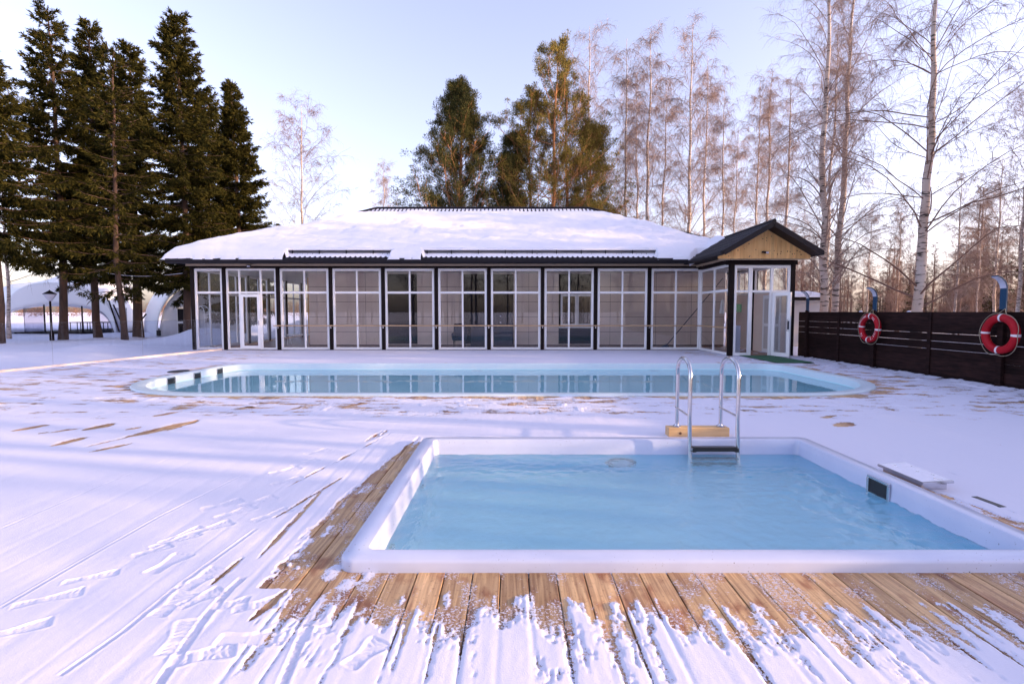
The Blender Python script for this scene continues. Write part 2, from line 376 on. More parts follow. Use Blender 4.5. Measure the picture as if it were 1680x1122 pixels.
def sd_rr(x, y, cx, cy, hx, hy, r):
    if isinstance(r, tuple): r = np.where(np.asarray(y) < cy, r[0], r[1])
    qx = np.abs(x - cx) - (hx - r); qy = np.abs(y - cy) - (hy - r)
    return np.hypot(np.maximum(qx, 0), np.maximum(qy, 0)) + np.minimum(np.maximum(qx, qy), 0) - r
SP = (1.130, 4.245, 2.11, 1.435, .10)     # small pool: cx, cy, hx, hy, corner radius
BP = (-.175, 11.625, 7.6, 2.775, (2.4, .8))   # large pool
SEAM0, PW = -.063, .154

def deck_material():
    m = bpy.data.materials.new('deck_planks'); m.use_nodes = True; t = m.node_tree; b = t.nodes['Principled BSDF']
    tc = t.nodes.new('ShaderNodeTexCoord'); g = t.nodes.new('ShaderNodeNewGeometry')
    off = t.nodes.new('ShaderNodeVectorMath'); off.operation = 'SCALE'; off.inputs[0].default_value = (7, 31, 0)
    t.links.new(g.outputs['Random Per Island'], off.inputs['Scale'])
    ad = t.nodes.new('ShaderNodeVectorMath'); ad.operation = 'ADD'; t.links.new(tc.outputs['Object'], ad.inputs[0]); t.links.new(off.outputs[0], ad.inputs[1])
    def nz(s3, sc, det=4, dis=0):
        mp = t.nodes.new('ShaderNodeMapping'); mp.inputs['Scale'].default_value = s3; t.links.new(ad.outputs[0], mp.inputs[0])
        n = t.nodes.new('ShaderNodeTexNoise'); n.inputs['Scale'].default_value = sc; n.inputs['Detail'].default_value = det; n.inputs['Distortion'].default_value = dis
        t.links.new(mp.outputs[0], n.inputs['Vector']); return n
    grain = nz((22, .9, 1), 2.2, 5, .8); blot = nz((3, 1.6, 1), 2.4, 4); wet = nz((2.2, .8, 1), 1.6, 3); speck = nz((1, 1, 1), 55, 2)
    r = t.nodes.new('ShaderNodeValToRGB'); r.color_ramp.elements[0].position = .32; r.color_ramp.elements[1].position = .68
    r.color_ramp.elements[0].color = (.32, .175, .08, 1); r.color_ramp.elements[1].color = (.64, .42, .21, 1)
    t.links.new(grain.outputs['Fac'], r.inputs[0])
    def mul(src, fac, col, lo, hi):
        mr = t.nodes.new('ShaderNodeMapRange'); mr.inputs['From Min'].default_value = lo; mr.inputs['From Max'].default_value = hi; t.links.new(fac, mr.inputs[0])
        x = t.nodes.new('ShaderNodeMix'); x.data_type = 'RGBA'; x.blend_type = 'MULTIPLY'; x.inputs[7].default_value = col
        t.links.new(mr.outputs[0], x.inputs[0]); t.links.new(src, x.inputs[6]); return x.outputs[2]
    c = mul(r.outputs[0], blot.outputs['Fac'], (.6, .42, .36, 1), .54, .66)
    c = mul(c, wet.outputs['Fac'], (.6, .42, .42, 1), .54, .72)
    c = mul(c, speck.outputs['Fac'], (.6, .5, .45, 1), .6, .75)
    hs = t.nodes.new('ShaderNodeHueSaturation'); mr = t.nodes.new('ShaderNodeMapRange'); mr.inputs['To Min'].default_value = .72; mr.inputs['To Max'].default_value = 1.35
    t.links.new(g.outputs['Random Per Island'], mr.inputs[0]); t.links.new(mr.outputs[0], hs.inputs['Value']); t.links.new(c, hs.inputs['Color'])
    t.links.new(hs.outputs[0], b.inputs['Base Color'])
    b.inputs['Roughness'].default_value = .5
    bp = t.nodes.new('ShaderNodeBump'); bp.inputs['Strength'].default_value = .4; bp.inputs['Distance'].default_value = .002
    t.links.new(grain.outputs['Fac'], bp.inputs['Height']); t.links.new(bp.outputs[0], b.inputs['Normal'])
    return m
M['deck'] = deck_material()
rnd = random.Random(5)
mb = MB(); under = MB(); scr = MB()
k = int((DX0 - SEAM0) / PW)
while SEAM0 + k * PW < DX1:
    x0 = SEAM0 + k * PW; x1 = x0 + PW; xc = (x0 + x1) / 2; k += 1
    cuts = []
    for (cx, cy, hx, hy, r) in (SP, BP):
        ix = 0 if abs(xc - cx) < hx - .03 else None
        if ix is None: continue
        ys_ = np.linspace(cy - hy, cy + hy, 400); ins = ys_[sd_rr(np.full(400, xc), ys_, cx, cy, hx, hy, r) < -.06]
        if len(ins): cuts.append((ins[0], ins[-1]))
    cuts.sort(); segs = []; y = DY0
    for a, b_ in cuts: segs.append((y, a)); y = b_
    segs.append((y, DY1))
    for a, b_ in segs:
        y = a
        while y < b_ - .01:
            e = min(b_, y + rnd.uniform(2.2, 4.2)) 
            if abs(xc + 1.27) < .16 and y < 2.9 < e: e = 2.93       # butt joint seen left of the small pool
            if b_ - e < .5: e = b_
            dz = rnd.uniform(-.0012, .0012)
            mb.box(x0 + .003, x1 - .003, y + .0015, e - .0015, -.028, dz, b=.003)
            if -2.2 < xc < 3.6 and a < 6.2:
                for yy in ((e - .02) if e > 2 else None, (y + .02)):
                    if yy and 1.2 < yy < 6.2:
                        for xx in (x0 + .03, x1 - .03): scr.lathe([(.0036, dz - .002), (.0036, dz + .0012), (.001, dz + .0006)], (xx, yy, 0), 6)
            y = e
        under.box(x0 - .02, x0 + .02, a + .01, b_ - .01, -.05, -.03)  # black strip under each seam stands in for the shade in the gap
deck = mb.build('pool_deck', M['deck']); tag(deck, kind='structure')
o = under.build('gap_shade_strips', M['black'], deck); o = scr.build('screws', M['black'], deck)

# ---- snow lying on the deck (real height field with bare patches, footprints and wheel tracks)
def lines(seq):
    out = [seq[0][0]]
    for a, b_, s0, s1 in seq:
        x = a
        while x < b_ - 1e-6:
            t = (x - a) / (b_ - a); x = min(b_, x + s0 + (s1 - s0) * t)
            out.append(x)
    return np.array(out)
sx = lines([(DX0 + .01, -6.5, .045, .03), (-6.5, -2.4, .03, .007), (-2.4, 3.5, .007, .007), (3.5, 9.4, .007, .035)])
sy = lines([(DY0, .9, .12, .05), (.9, 1.9, .05, .0055), (1.9, 3.0, .0055, .008), (3.0, 6.3, .008, .03), (6.3, DY1 - .02, .03, .05)])
X, Y = np.meshgrid(sx, sy)
ph = (X - SEAM0) / PW; sid = np.round(ph); sd_ = np.abs(ph - sid) * PW
seam = np.exp(-(sd_ / .013) ** 2)
srand = vnoise(sid * 7.13, Y * .9, 41); srand2 = vnoise(sid * 3.77 + 50, Y * .35, 43)
n_mid = fbm(X * 9, Y * 5, 11, 5); n_fine = fbm(X * 34, Y * 26, 12, 4); n_big = fbm(X * .8, Y * .6, 13, 4); n_str = fbm(X * 16, Y * 1.3, 14, 4)
h = .0095 + .005 * (n_big - .5) + .0028 * (n_str - .5) * sstep(-2.2, -1.0, X) + .0008 * (n_str - .5) + .0018 * (n_mid - .5) + .0012 * (n_fine - .5)
h -= seam * (.0006 + .005 * srand2 ** 3) * sstep(6, 3, Y) * (.35 + .65 * sstep(-2.4, -1.2, X))
# drag lines left by the broom along the planks
for (c, wd, dp) in ((-1.62,.03,.006),(-1.86,.05,.005),(-2.25,.04,.006),(-2.62,.05,.005),(-3.1,.03,.004),(-3.6,.06,.004),(-1.45,.02,.006),(-4.4,.05,.004)):
    h -= .5 * dp * np.exp(-((X - c - .05 * np.sin(Y * .7)) / wd) ** 2) * sstep(6.5, 4.5, Y) * (.4 + .8 * fbm(X * 3, Y * 1.5, int(-c * 100), 3))
p = np.zeros_like(X)
spd = sd_rr(X, Y, *SP); bpd = sd_rr(X, Y, *BP)
# in front of the small pool
xin = sstep(-1.28, -1.0, X)
edge = 2.50 - .10 * sstep(-1, 3, X) + .10 * (n_big - .5) + .05 * sstep(-.2, -.9, X)
p = np.maximum(p, xin * (.12 + .88 * sstep(-.42, .20, Y - edge)) * sstep(1.7, 2.2, Y) * 1.02 * sstep(3.4, 2.84, Y))
p += xin * sstep(1.35, 2.4, Y) * sstep(3.3, 2.84, Y) * np.exp(-(sd_ / .0075) ** 2) * (.62 * sstep(.35, .8, srand) + .05)
ph2 = (X - SEAM0 - .045 - .02 * np.sin(sid)) / PW; sd2 = np.abs(ph2 - np.round(ph2)) * PW
p += xin * sstep(1.6, 2.45, Y) * sstep(3.3, 2.84, Y) * np.exp(-(sd2 / .008) ** 2) * .5 * sstep(.45, .8, vnoise(np.round(ph2) * 5.1, Y * 1.1, 77))
# strip left of the small pool
xl = -1.37 + .035 * (Y - 2.7) + .045 * sstep(4.0, 5.4, Y) * 2 + .05 * (fbm(X * 0 + 3, Y * 3, 21) - .5)
strip = sstep(-.02, .05, X - xl) * sstep(-.70, -.80, X) * sstep(2.60, 2.66, Y + .03 * (n_mid - .5)) * sstep(6.0, 5.4, Y)
p = np.maximum(p, strip * (1.0 - .55 * sstep(.52, .66, n_mid) * sstep(-1.15, -1.22, X)))
p = np.maximum(p, ((X > -1.3) & (X < -.6) & (Y > 2.64) & (Y < 2.85)) * 1.0)
def seg(a, b_, hw, amt, px=True, nz=.5):
    global p
    if px: a = pixG(*a); b_ = pixG(*b_)
    dx, dy = b_[0] - a[0], b_[1] - a[1]; L = math.hypot(dx, dy)
    m_ = (X > min(a[0], b_[0]) - .5) & (X < max(a[0], b_[0]) + .5) & (Y > min(a[1], b_[1]) - .5) & (Y < max(a[1], b_[1]) + .5)
    xx = X[m_] - a[0]; yy = Y[m_] - a[1]
    t = (xx * dx + yy * dy) / L / L; d = np.abs(xx * dy - yy * dx) / L
    wd = hw * np.sqrt(np.clip(1 - (2 * t - 1) ** 2, 0, 1)) + 1e-4
    v = amt * sstep(1.5, .4, d / wd) * (t > 0) * (t < 1)
    p[m_] = np.maximum(p[m_], v)
for a, b_, hw, amt in (((424,918),(533,800),.022,.85), ((449,852),(560,785),.02,.8), ((470,800),(640,712),.02,.62), ((345,962),(400,915),.015,.6),
    ((20,708),(80,697),.09,1), ((62,712),(133,703),.06,.9), ((136,707),(187,695),.09,1), ((84,733),(142,718),.07,1), ((137,735),(330,688),.035,.85),
    ((205,718),(326,690),.12,1), ((146,743),(216,728),.05,.9), ((250,684),(292,676),.08,.95), ((206,706),(232,701),.05,.85), ((40,694),(180,682),.03,.6),
    ((420,1010),(476,965),.02,.9), ((408,1022),(470,975),.015,.85), ((1370,700),(1398,694),.1,1), ((1345,686),(1372,682),.05,.8), ((600,725),(636,706),.06,.75),
    ((560,668),(610,660),.06,.8), ((465,675),(495,668),.06,.8)):
    seg(a, b_, hw, amt)
# right of the small pool
p = np.maximum(p, sstep(3.2, 3.24, X) * (Y > 2.7) * (Y < 5.2) * sstep(.16 + .34 * sstep(4.8, 3.0, Y), .0, X - 3.24 - .04) * .95)
p += .35 * np.exp(-((X - 3.62) / .02) ** 2) * (Y > 2.5) * (Y < 5) + .3 * np.exp(-((X - 3.93) / .018) ** 2) * (Y > 2.5) * (Y < 5.2)
# round the large pool
front = np.where(Y < 9.6, 1.0, .55); side = np.maximum(sstep(6.0, 7.6, X), sstep(-7.2, -8.0, X))
wid = .16 + .42 * front * fbm(X * .9, Y * .9, 31) + .30 * side
p = np.maximum(p, sstep(1.5, .2, bpd / wid) * .66 * (bpd > -.2))
p = np.maximum(p, .58 * np.exp(-((X - 8.0) / .8) ** 2 - ((Y - 15.6) / 1.0) ** 2))
p = np.maximum(p, .47 * np.exp(-((X - 8.2) / .9) ** 2 - ((Y - 11.5) / 2.5) ** 2))
p = np.maximum(p, .36 * sstep(6.6, 7.6, Y) * sstep(9.4, 8.4, Y)); p = np.maximum(p, .33 * sstep(3.5, 7, X) * sstep(6, 8, Y) + .12 * seam * sstep(3.5, 7, X))
p = np.maximum(p, .34 * sstep(-6, -9, X) * sstep(8, 9, Y))
st = fbm(X * 3.2, Y * 9, 51, 5)
n_long = fbm(X * 24, Y * 2.4, 15, 4)
nmix = np.where(Y < 6.5, (n_long - .5) * 1.3 + (n_mid - .5) * .75 + (n_fine - .5) * .6, (st - .5) * 1.35 + (n_fine - .5) * .3)
cover = 1 - sstep(.22, .92, p + nmix * np.where(p > .05, 1, .25) * np.where(p > .95, .6, 1))
cover = np.maximum(cover, .40 * sstep(.42, .66, n_mid) * xin * sstep(-.35, .1, edge - Y + .42) * (Y < 2.9) + .38 * strip * sstep(.45, .62, n_mid))
h = np.maximum(.0016, h * (.08 + .92 * sstep(.6, 1., cover)) )
# lumps kicked up around
h += .014 * sstep(.66, .8, fbm(X * 5, Y * 6, 61, 3)) * sstep(6.5, 8, Y) * sstep(9.4, 8.6, Y)
h += .05 * sstep(.25, .0, 9.4 - X) * fbm(X * 2, Y * 3, 62, 4)
h += .03 * sstep(.62, .8, fbm(X * 4, Y * 4, 63, 3)) * sstep(7.6, 9.2, X)
h += .03 * sstep(-11.2, -12.0, X) * fbm(X * 2, Y * 2, 65)
def foot(px, ang, L=.27, W=.098, depth=.007, smooth=False):
    global h
    c = pixG(*px); m_ = (np.abs(X - c[0]) < .25) & (np.abs(Y - c[1]) < .25)
    if not m_.any(): return
    xx = X[m_] - c[0]; yy = Y[m_] - c[1]; a = R(ang)
    u = xx * sin(a) + yy * cos(a); v = xx * cos(a) - yy * sin(a)
    tt = u / (L / 2); wv = W / 2 * (.86 + .22 * tt - .16 * np.cos(tt * pi * 1.1 + .3) * (np.abs(tt) < 1))
    e = np.maximum(np.abs(tt) ** 3, np.abs(v) / wv); ins = sstep(1.06, .9, e)
    arch = 1 - .8 * sstep(.22, .08, np.abs(tt + .25))
    tread = .5 + .5 * np.tanh(3 * np.sin(2 * pi * (u + .35 * np.abs(v) * np.sign(.4 - tt)) / .027)) * sstep(.0, .012, np.abs(v) - .002)
    d = depth * ins * ((.5 + .5 * tread) * arch if not smooth else 1.0)
    rim = .0022 * np.exp(-((e - 1.22) / .14) ** 2) * (.6 + .8 * vnoise(xx * 60, yy * 60, 3))
    hh = h[m_]; h[m_] = np.where(hh > 0, np.maximum(hh - d + rim, .002), hh)
for f_ in (((276,926),12,.24,.11,.012,True),((288,888),35),((300,880),28),((333,951),20,.24,.12),((284,993),5,.22,.11),((330,983),40,.2,.1),((297,1046),350,.26,.11),((334,1077),65,.24,.11),
    ((420,995),70,.2,.1,.010),((405,1050),88,.25,.1,.012,True),((438,1050),84,.16,.09),((470,1047),80,.2,.09),((380,993),75,.15,.09),((520,1035),85,.12,.06,.008),((365,829),45),((423,824),40),
    ((386,842),35),((446,846),35),((472,790),40),((468,773),42),((150,949),60,.24,.07),((80,984),58,.27,.08),((20,1038),55,.27,.08),((600,1075),30,.2,.1,.006),
    ((345,868),40),((500,760),38),((520,742),38),((250,905),40,.2,.08,.007)): foot(*f_)
def track(pts, wd, dp):
    global h
    P = [pixG(*q) for q in pts]
    for a, b_ in zip(P[:-1], P[1:]):
        dx, dy = b_[0] - a[0], b_[1] - a[1]; L = math.hypot(dx, dy)
        m_ = (X > min(a[0], b_[0]) - .1) & (X < max(a[0], b_[0]) + .1) & (Y > min(a[1], b_[1]) - .02) & (Y < max(a[1], b_[1]) + .02)
        xx = X[m_] - a[0]; yy = Y[m_] - a[1]; t = (xx * dx + yy * dy) / L / L; d = np.abs(xx * dy - yy * dx) / L
        ok = (t >= 0) & (t < 1); ins = sstep(wd * 1.15, wd * .85, d) * ok
        tr = .75 + .25 * np.sign(np.sin(2 * pi * (t * L + d * .5) / .014))
        rim = .0022 * np.exp(-((d - wd * 1.35) / .006) ** 2) * ok
        hh = h[m_]; h[m_] = np.where(hh > 0, np.maximum(hh - dp * ins * tr + rim, .002), hh)
track([(258,1128),(300,1067),(340,1010),(378,968),(398,950)], .02, .009)
track([(462,1128),(478,1090),(500,1035),(520,995),(534,966)], .019, .008)
track([(100,1110),(200,1040),(300,958),(420,870)], .012, .005)
track([(0,1000),(120,930),(260,850),(400,780)], .012, .004)
track([(0,870),(160,800),(300,745),(420,705)], .012, .003)
hc = np.maximum.reduce([cover[:-1, :-1], cover[1:, :-1], cover[:-1, 1:], cover[1:, 1:]])
XC, YC = np.meshgrid((sx[:-1] + sx[1:]) / 2, (sy[:-1] + sy[1:]) / 2)
keep = (hc > .03) & (sd_rr(XC, YC, *SP) > -.02) & (sd_rr(XC, YC, *BP) > -.03)
Z = h
sn = grid_mesh('deck_snow', sx, sy, Z, keep, smooth=True, mat=M['decksnow'], attr=('cover', cover)); tag(sn, kind='structure')
del X, Y, h, p, seam, n_mid, n_fine, n_big, n_str, nmix, cover, st, ph, ph2, sid, sd_, sd2, srand, srand2, spd, bpd, Z, hc

# ---- basins
def rr_ring(cx, cy, hx, hy, r, d, z, n=10):
    hx -= d; hy -= d; out = []; r_in = r if isinstance(r, tuple) else (r, r)
    for (sx_, sy_, a0) in ((1, 1, 0), (-1, 1, 90), (-1, -1, 180), (1, -1, 270)):
        r = max((r_in[0] if sy_ < 0 else r_in[1]) - d * .9, .05)
        for i in range(n + 1):
            a = R(a0 + 90 * i / n); out.append((cx + sx_ * (hx - r) + r * cos(a), cy + sy_ * (hy - r) + r * sin(a), z))
    return out
def basin(mb, P, prof, cap=True):
    rings = [rr_ring(*P, d, z) for d, z in prof]; n = len(rings[0]); vs = sum(rings, []); fs = []
    for i in range(len(rings) - 1):
        for k in range(n): fs.append((i*n+k, i*n+(k+1) % n, (i+1)*n+(k+1) % n, (i+1)*n+k))
    if cap: fs.append(tuple((len(rings)-1)*n + k for k in range(n)))
    mb.add(vs, fs)
sp = thing('plunge_pool', 'small square white plunge pool with rippled blue water in the foreground deck', 'pool', (SP[0], SP[1], 0))
b1 = MB(); basin(b1, SP, [(.0,-.03),(.0,.05),(.004,.062),(.014,.070),(.115,.074),(.135,.070),(.145,.055),(.150,-.02),(.152,-.055),(.156,-.10)], False); b1.build('rim', M['gel'], sp, True)
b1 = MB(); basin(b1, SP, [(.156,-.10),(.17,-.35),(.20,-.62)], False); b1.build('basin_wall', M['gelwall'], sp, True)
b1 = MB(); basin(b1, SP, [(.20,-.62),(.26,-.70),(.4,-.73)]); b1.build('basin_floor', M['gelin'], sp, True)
bp_ = thing('swimming_pool', 'long pale blue swimming pool with rounded corners in front of the pavilion', 'pool', (BP[0], BP[1], 0))
b1 = MB(); basin(b1, BP, [(0,-.03),(0,.02),(.01,.032),(.03,.036),(.22,.036),(.245,.02),(.252,-.11)], False); b1.build('rim', M['basinlip'], bp_, True)
b1 = MB(); basin(b1, BP, [(.252,-.11),(.26,-.2),(.27,-.45),(.55,-.47),(.58,-1.3),(.8,-1.4)]); b1.build('basin', M['basin'], bp_, True)
WZ1, WZ2 = -.085, -.125
# small pool water: real low waves
xs = np.arange(SP[0] - SP[2] + .12, SP[0] + SP[2] - .12, .018); ys = np.arange(SP[1] - SP[3] + .12, SP[1] + SP[3] - .12, .018)
X, Y = np.meshgrid(xs, ys)
wr = sstep(.9, .25, np.abs(X - 2.75 + .35 * (Y - 4))) ; wr2 = sstep(1.4, .3, np.hypot(X - .2, Y - 5.2))
rip = (fbm(X * 9 + Y * 5, Y * 16 - X * 6, 71, 3) - .5)
Z = WZ1 + .006 * (fbm(X * 3.5, Y * 5, 72, 3) - .5) + rip * (.005 + .030 * wr * sstep(5.4, 4.6, Y) + .016 * wr2 * sstep(1.6, .8, X))
wtr = grid_mesh('pool_water', xs, ys, Z, np.ones((len(ys) - 1, len(xs) - 1), bool), smooth=True, mat=M['water_small']); tag(wtr, kind='structure')
w2 = MB(); w2.add(rr_ring(*BP, .22, WZ2), [tuple(range(44))]); o = w2.build('pool_water', M['water_big']); tag(o, kind='structure')

def skimmer(parent, x, y, z, w_, hh, side, name='skimmer'):
    """framed opening on an x-facing pool wall; side=+1: wall faces +x"""
    f = MB(); t = .018; s = side
    f.box(x, x + s*t, y - w_/2 - .02, y + w_/2 + .02, z + hh/2, z + hh/2 + .025, b=.003); f.box(x, x + s*t, y - w_/2 - .02, y + w_/2 + .02, z - hh/2 - .025, z - hh/2, b=.003)
    f.box(x, x + s*t, y - w_/2 - .025, y - w_/2, z - hh/2, z + hh/2, b=.003); f.box(x, x + s*t, y + w_/2, y + w_/2 + .025, z - hh/2, z + hh/2, b=.003)
    o = f.build(name, M['steel'], parent)
    q = MB(); q.box(x + s*.002, x + s*.008, y - w_/2, y + w_/2, z - hh/2, z + hh/2); q.build('mouth', M['black'], o)
x_in = SP[0] + SP[2] - .153
skimmer(sp, x_in, 4.28, -.035, .22, .125, -1)
xl_ = SP[0] - SP[2] + .168
for yy in (3.42, 4.62):
    j = MB(); j.lathe([(.04, 0), (.04, .012), (.03, .02), (.016, .02), (.014, .006)], (xl_, yy, -.2), 16, 'x'); j.build('water_jet', M['steel'], sp, True)
l = MB(); l.lathe([(.16, 0), (.16, -.02), (.12, -.03)], (1.17, SP[1] + SP[3] - .172, -.36), 28, 'y'); lo = l.build('underwater_lamp', M['navy'], sp, True)
l = MB(); l.lathe([(.112, -.028), (.11, -.04), (.06, -.05)], (1.17, SP[1] + SP[3] - .172, -.36), 28, 'y'); l.build('lens', M['lampwhite'], lo, True)
xb = BP[0] - BP[2] + .256
for yy in (11.35, 12.3, 13.25): skimmer(bp_, xb, yy, -.075, .24, .13, 1)
for xx in (-.95, 3.9):
    l = MB(); l.lathe([(.15, 0), (.15, -.02), (.1, -.03)], (xx, BP[1] + BP[3] - .27, -.3), 24, 'y'); l.build('underwater_lamp', M['lampwhite'], bp_, True)

# ---- ladder on its timber block
lad = thing('pool_ladder', 'polished steel ladder with two looped handrails at the back edge of the small pool', 'ladder', (2.14, 5.6, 0))
for X_, nm in ((1.885, 0), (2.395, 1)):
    pts = [(X_ + .045, 6.0, .115), (X_ + .045, 6.0, .72)]
    for i in range(1, 13):
        a = pi - pi * i / 12; pts.append((X_ + .045 - .045 * i / 12, 5.72 - .28 * cos(pi - a) * 1.0 * -1 if False else 5.72 - .28 * cos(a) * -1 * -1, .76 + .19 * sin(a)))
    pts[2:] = [(X_ + .045 - .045 * i / 12, 5.72 + .28 * cos(pi * i / 12), .74 + .2 * sin(pi * i / 12)) for i in range(0, 13)]
    pts += [(X_, 5.44, .3), (X_ + .004, 5.43, 0), (X_ + .006, 5.40, -.4), (X_ + .006, 5.38, -.6)]
    t = MB().tube(pts, .0215, 12); hr = t.build('handrail', M['steel'], lad, True)
    t = MB().tube([(X_ + .03, 6.0, .34), (X_ + .005, 5.44, .34)], .012, 10); t.build('crossbar', M['steel'], hr, True)
    t = MB().lathe([(.05, 0), (.05, .008), (.03, .016), (.024, .03)], (X_ + .045, 6.0, .115), 16); t.build('foot_plate', M['steel'], hr, True)
for z in (.005, -.145, -.33):
    s_ = MB(); s_.box(1.895, 2.40, 5.385, 5.465, z - .014, z + .010, b=.004); st_ = s_.build('step', M['steel'], lad)
    s_ = MB(); s_.box(1.92, 2.375, 5.388, 5.462, z + .0105, z + .02, b=.002); s_.box(1.92, 2.375, 5.374, 5.384, z - .02, z + .012, b=.002)
    s_.box(1.90, 1.945, 5.378, 5.472, z - .03, z + .012, b=.006); s_.box(2.345, 2.392, 5.378, 5.472, z - .03, z + .012, b=.006); s_.build('tread_pad', M['black'], st_)
tb = MB(); tb.box(1.815, 2.52, 5.93, 6.07, .002, .113, b=.005); tm = tb.build('timber_block', M['timber']); tag(tm, 'fresh pale timber beam under the ladder feet behind the small pool', 'timber')
k_ = MB(); k_.lathe([(.016, 0), (.015, -.003)], (1.95, 5.929, .05), 12, 'y'); k_.build('knot', M['knot'], tm)

# ---- lid, slot and mats on the deck
ld = thing('skimmer_lid', 'tilted steel access lid with snow on top beside the right rim of the small pool', 'hatch lid', (3.42, 4.3, 0))
a = MB(); a.obox((3.31, 4.36, .07), (3.56, 4.36, .085), .52, .02, (0, 0, 1)); a.build('lid', M['steel'], ld)
a = MB(); a.box(3.33, 3.54, 4.14, 4.58, .0, .058, b=.004); a.build('frame', M['steel'], ld)
gx = np.linspace(3.315, 3.555, 26); gy = np.linspace(4.115, 4.61, 50); X, Y = np.meshgrid(gx, gy)
Zs = .0815 + (X - 3.31) * .06 + .010 * (fbm(X * 30, Y * 22, 7) - .42) * sstep(0, .03, np.minimum(np.minimum(X - 3.315, 3.555 - X), np.minimum(Y - 4.115, 4.61 - Y)))
grid_mesh('snow_cap', gx, gy, Zs, np.ones((49, 25), bool), smooth=True, mat=M['snow'], parent=ld)
sl_ = MB(); sl_.obox((3.62, 3.98, .006), (3.64, 3.76, .006), .05, .012); o = sl_.build('drain_slot', M['black']); tag(o, 'short black drain slot in the bare boards near the steel lid', 'drain')
dm = MB(); dm.lathe([(.3, 0), (.29, .012), (.2, .02)], (-8.15, 12.6, .004), 20); dm.v = [(-8.15 + (v[0] + 8.15) * .7, v[1] , v[2]) for v in dm.v]; o = dm.build('manhole_cover', M['black'], None, True); tag(o, 'dark flat drain cover by the left end of the long pool', 'drain cover')
gm = MB(); gm.box(7.48, 8.52, 14.55, 16.98, .024, .036, b=.004); o = gm.build('door_mat', M['green']); tag(o, 'green carpet runner laid in front of the open annex door', 'mat')
# ================================================================== PAVILION
F = 19.8
M['darkglass'] = mat('dark_room_glass', (.005,.004,.008), .4, spec=.15)
pav = thing('glass_pavilion', 'long low glass pavilion with snow covered hip roof and gabled entrance annex', 'pavilion', (-2, 20, 0))
COLS = [-10.93, -8.89, -6.89, -4.9, -2.88, -.88, 1.16, 3.18, 5.22]
CX = [-12.13] + COLS
for x in CX:
    m = MB(); m.box(x - .058, x + .058, F - .09, F + .06, 0, 3.12, b=.006); m.build('column', M['dark'], pav)
def frame_panel(a, b_, z0, z1, zt, muls, P, name='window', fw=.085, mw=.065, axis='x', parent=None, glassm=None, d=.035, halfpanes=False):
    """glazed frame spanning a..b_ along axis, at P across; muls = mullion positions"""
    m = MB(); g = MB()
    def bx(u0, u1, za, zb, dd):
        if axis == 'x': m.box(u0, u1, P - dd, P + dd, za, zb, b=.005)
        else: m.box(P - dd, P + dd, u0, u1, za, zb, b=.005)
    bx(a, a + fw, z0, z1, d); bx(b_ - fw, b_, z0, z1, d)
    bx(a + fw, b_ - fw, z0, z0 + fw, d - .002); bx(a + fw, b_ - fw, z1 - fw, z1, d - .002)
    for u in muls: bx(u - mw / 2, u + mw / 2, z0 + fw, z1 - fw, d - .004)
    us = [a + fw] + sum([[u - mw / 2, u + mw / 2] for u in muls], []) + [b_ - fw]
    for i in range(0, len(us), 2):
        if zt: bx(us[i], us[i + 1], zt - .04, zt + .04, d - .006)
    o = m.build(name, M['white'], parent or pav)
    if axis == 'x': g.box(a + fw * .8, b_ - fw * .8, P - .003, P + .003, z0 + fw * .8, z1 - fw * .8)
    else: g.box(P - .003, P + .003, a + fw * .8, b_ - fw * .8, z0 + fw * .8, z1 - fw * .8)
    g.build('pane', glassm or M['glass'], o)
    return o
frame_panel(-12.06, -11.0, .02, 3.09, 2.19, [], F)
# panel with the left door
o = frame_panel(-10.86, -8.96, .02, 3.09, 2.19, [-10.36, -9.55], F, name='window', fw=.07, mw=.07)
dr = MB()
for a, b_, za, zb in ((-10.33,-10.22,.05,2.13),(-9.69,-9.58,.05,2.13),(-10.22,-9.69,.05,.17),(-10.22,-9.69,2.02,2.13)): dr.box(a, b_, F - .065, F - .036, za, zb, b=.004)
do = dr.build('door', M['white'], pav); hd = MB(); hd.box(-9.66,-9.62,F-.08,F-.065,.95,1.12,b=.003); hd.tube([(-9.64,F-.08,1.05),(-9.64,F-.11,1.05),(-9.76,F-.11,1.05)],.01); hd.build('handle', M['steel'], do)
for a, b_ in zip(COLS[1:], COLS[2:] + [7.2]):
    hi = b_ - .075 if b_ != 7.2 else 7.17
    frame_panel(a + .075, hi, .02, 3.09, 2.19, [(a + .075 + hi) / 2], F)
h_ = MB(); h_.box(-12.2, 7.12, F - .12, F + .07, 3.122, 3.20); h_.build('header_beam', M['dark'], pav)
h_ = MB(); h_.box(-12.3, 6.98, F - .16, F - .125, 3.185, 3.262, b=.004); h_.build('batten', M['beige'], pav)
# left and back glazing of the open veranda end
ly = [F + .06 + 2.0 * i for i in range(6)]
for a, b_ in zip(ly[:-1], ly[1:]):
    frame_panel(a + .07, b_ - .07, .02, 3.09, 2.19, [(a + b_) / 2], -12.13, axis='y')
    m = MB(); m.box(-12.2, -12.06, b_ - .065, b_ + .065, 0, 3.12); m.build('column', M['dark'], pav)
for a, b_ in ((-12.06, -10.4), (-10.26, -8.7)): frame_panel(a, b_, .02, 3.09, 2.19, [(a + b_) / 2], 29.9)
m = MB(); m.box(-10.4, -10.26, 29.82, 29.96, 0, 3.12); m.build('column', M['dark'], pav)
m = MB(); m.box(-9.6, -9.45, 24.4, 24.55, .015, 3.05); m.build('column', M['pine'], pav)
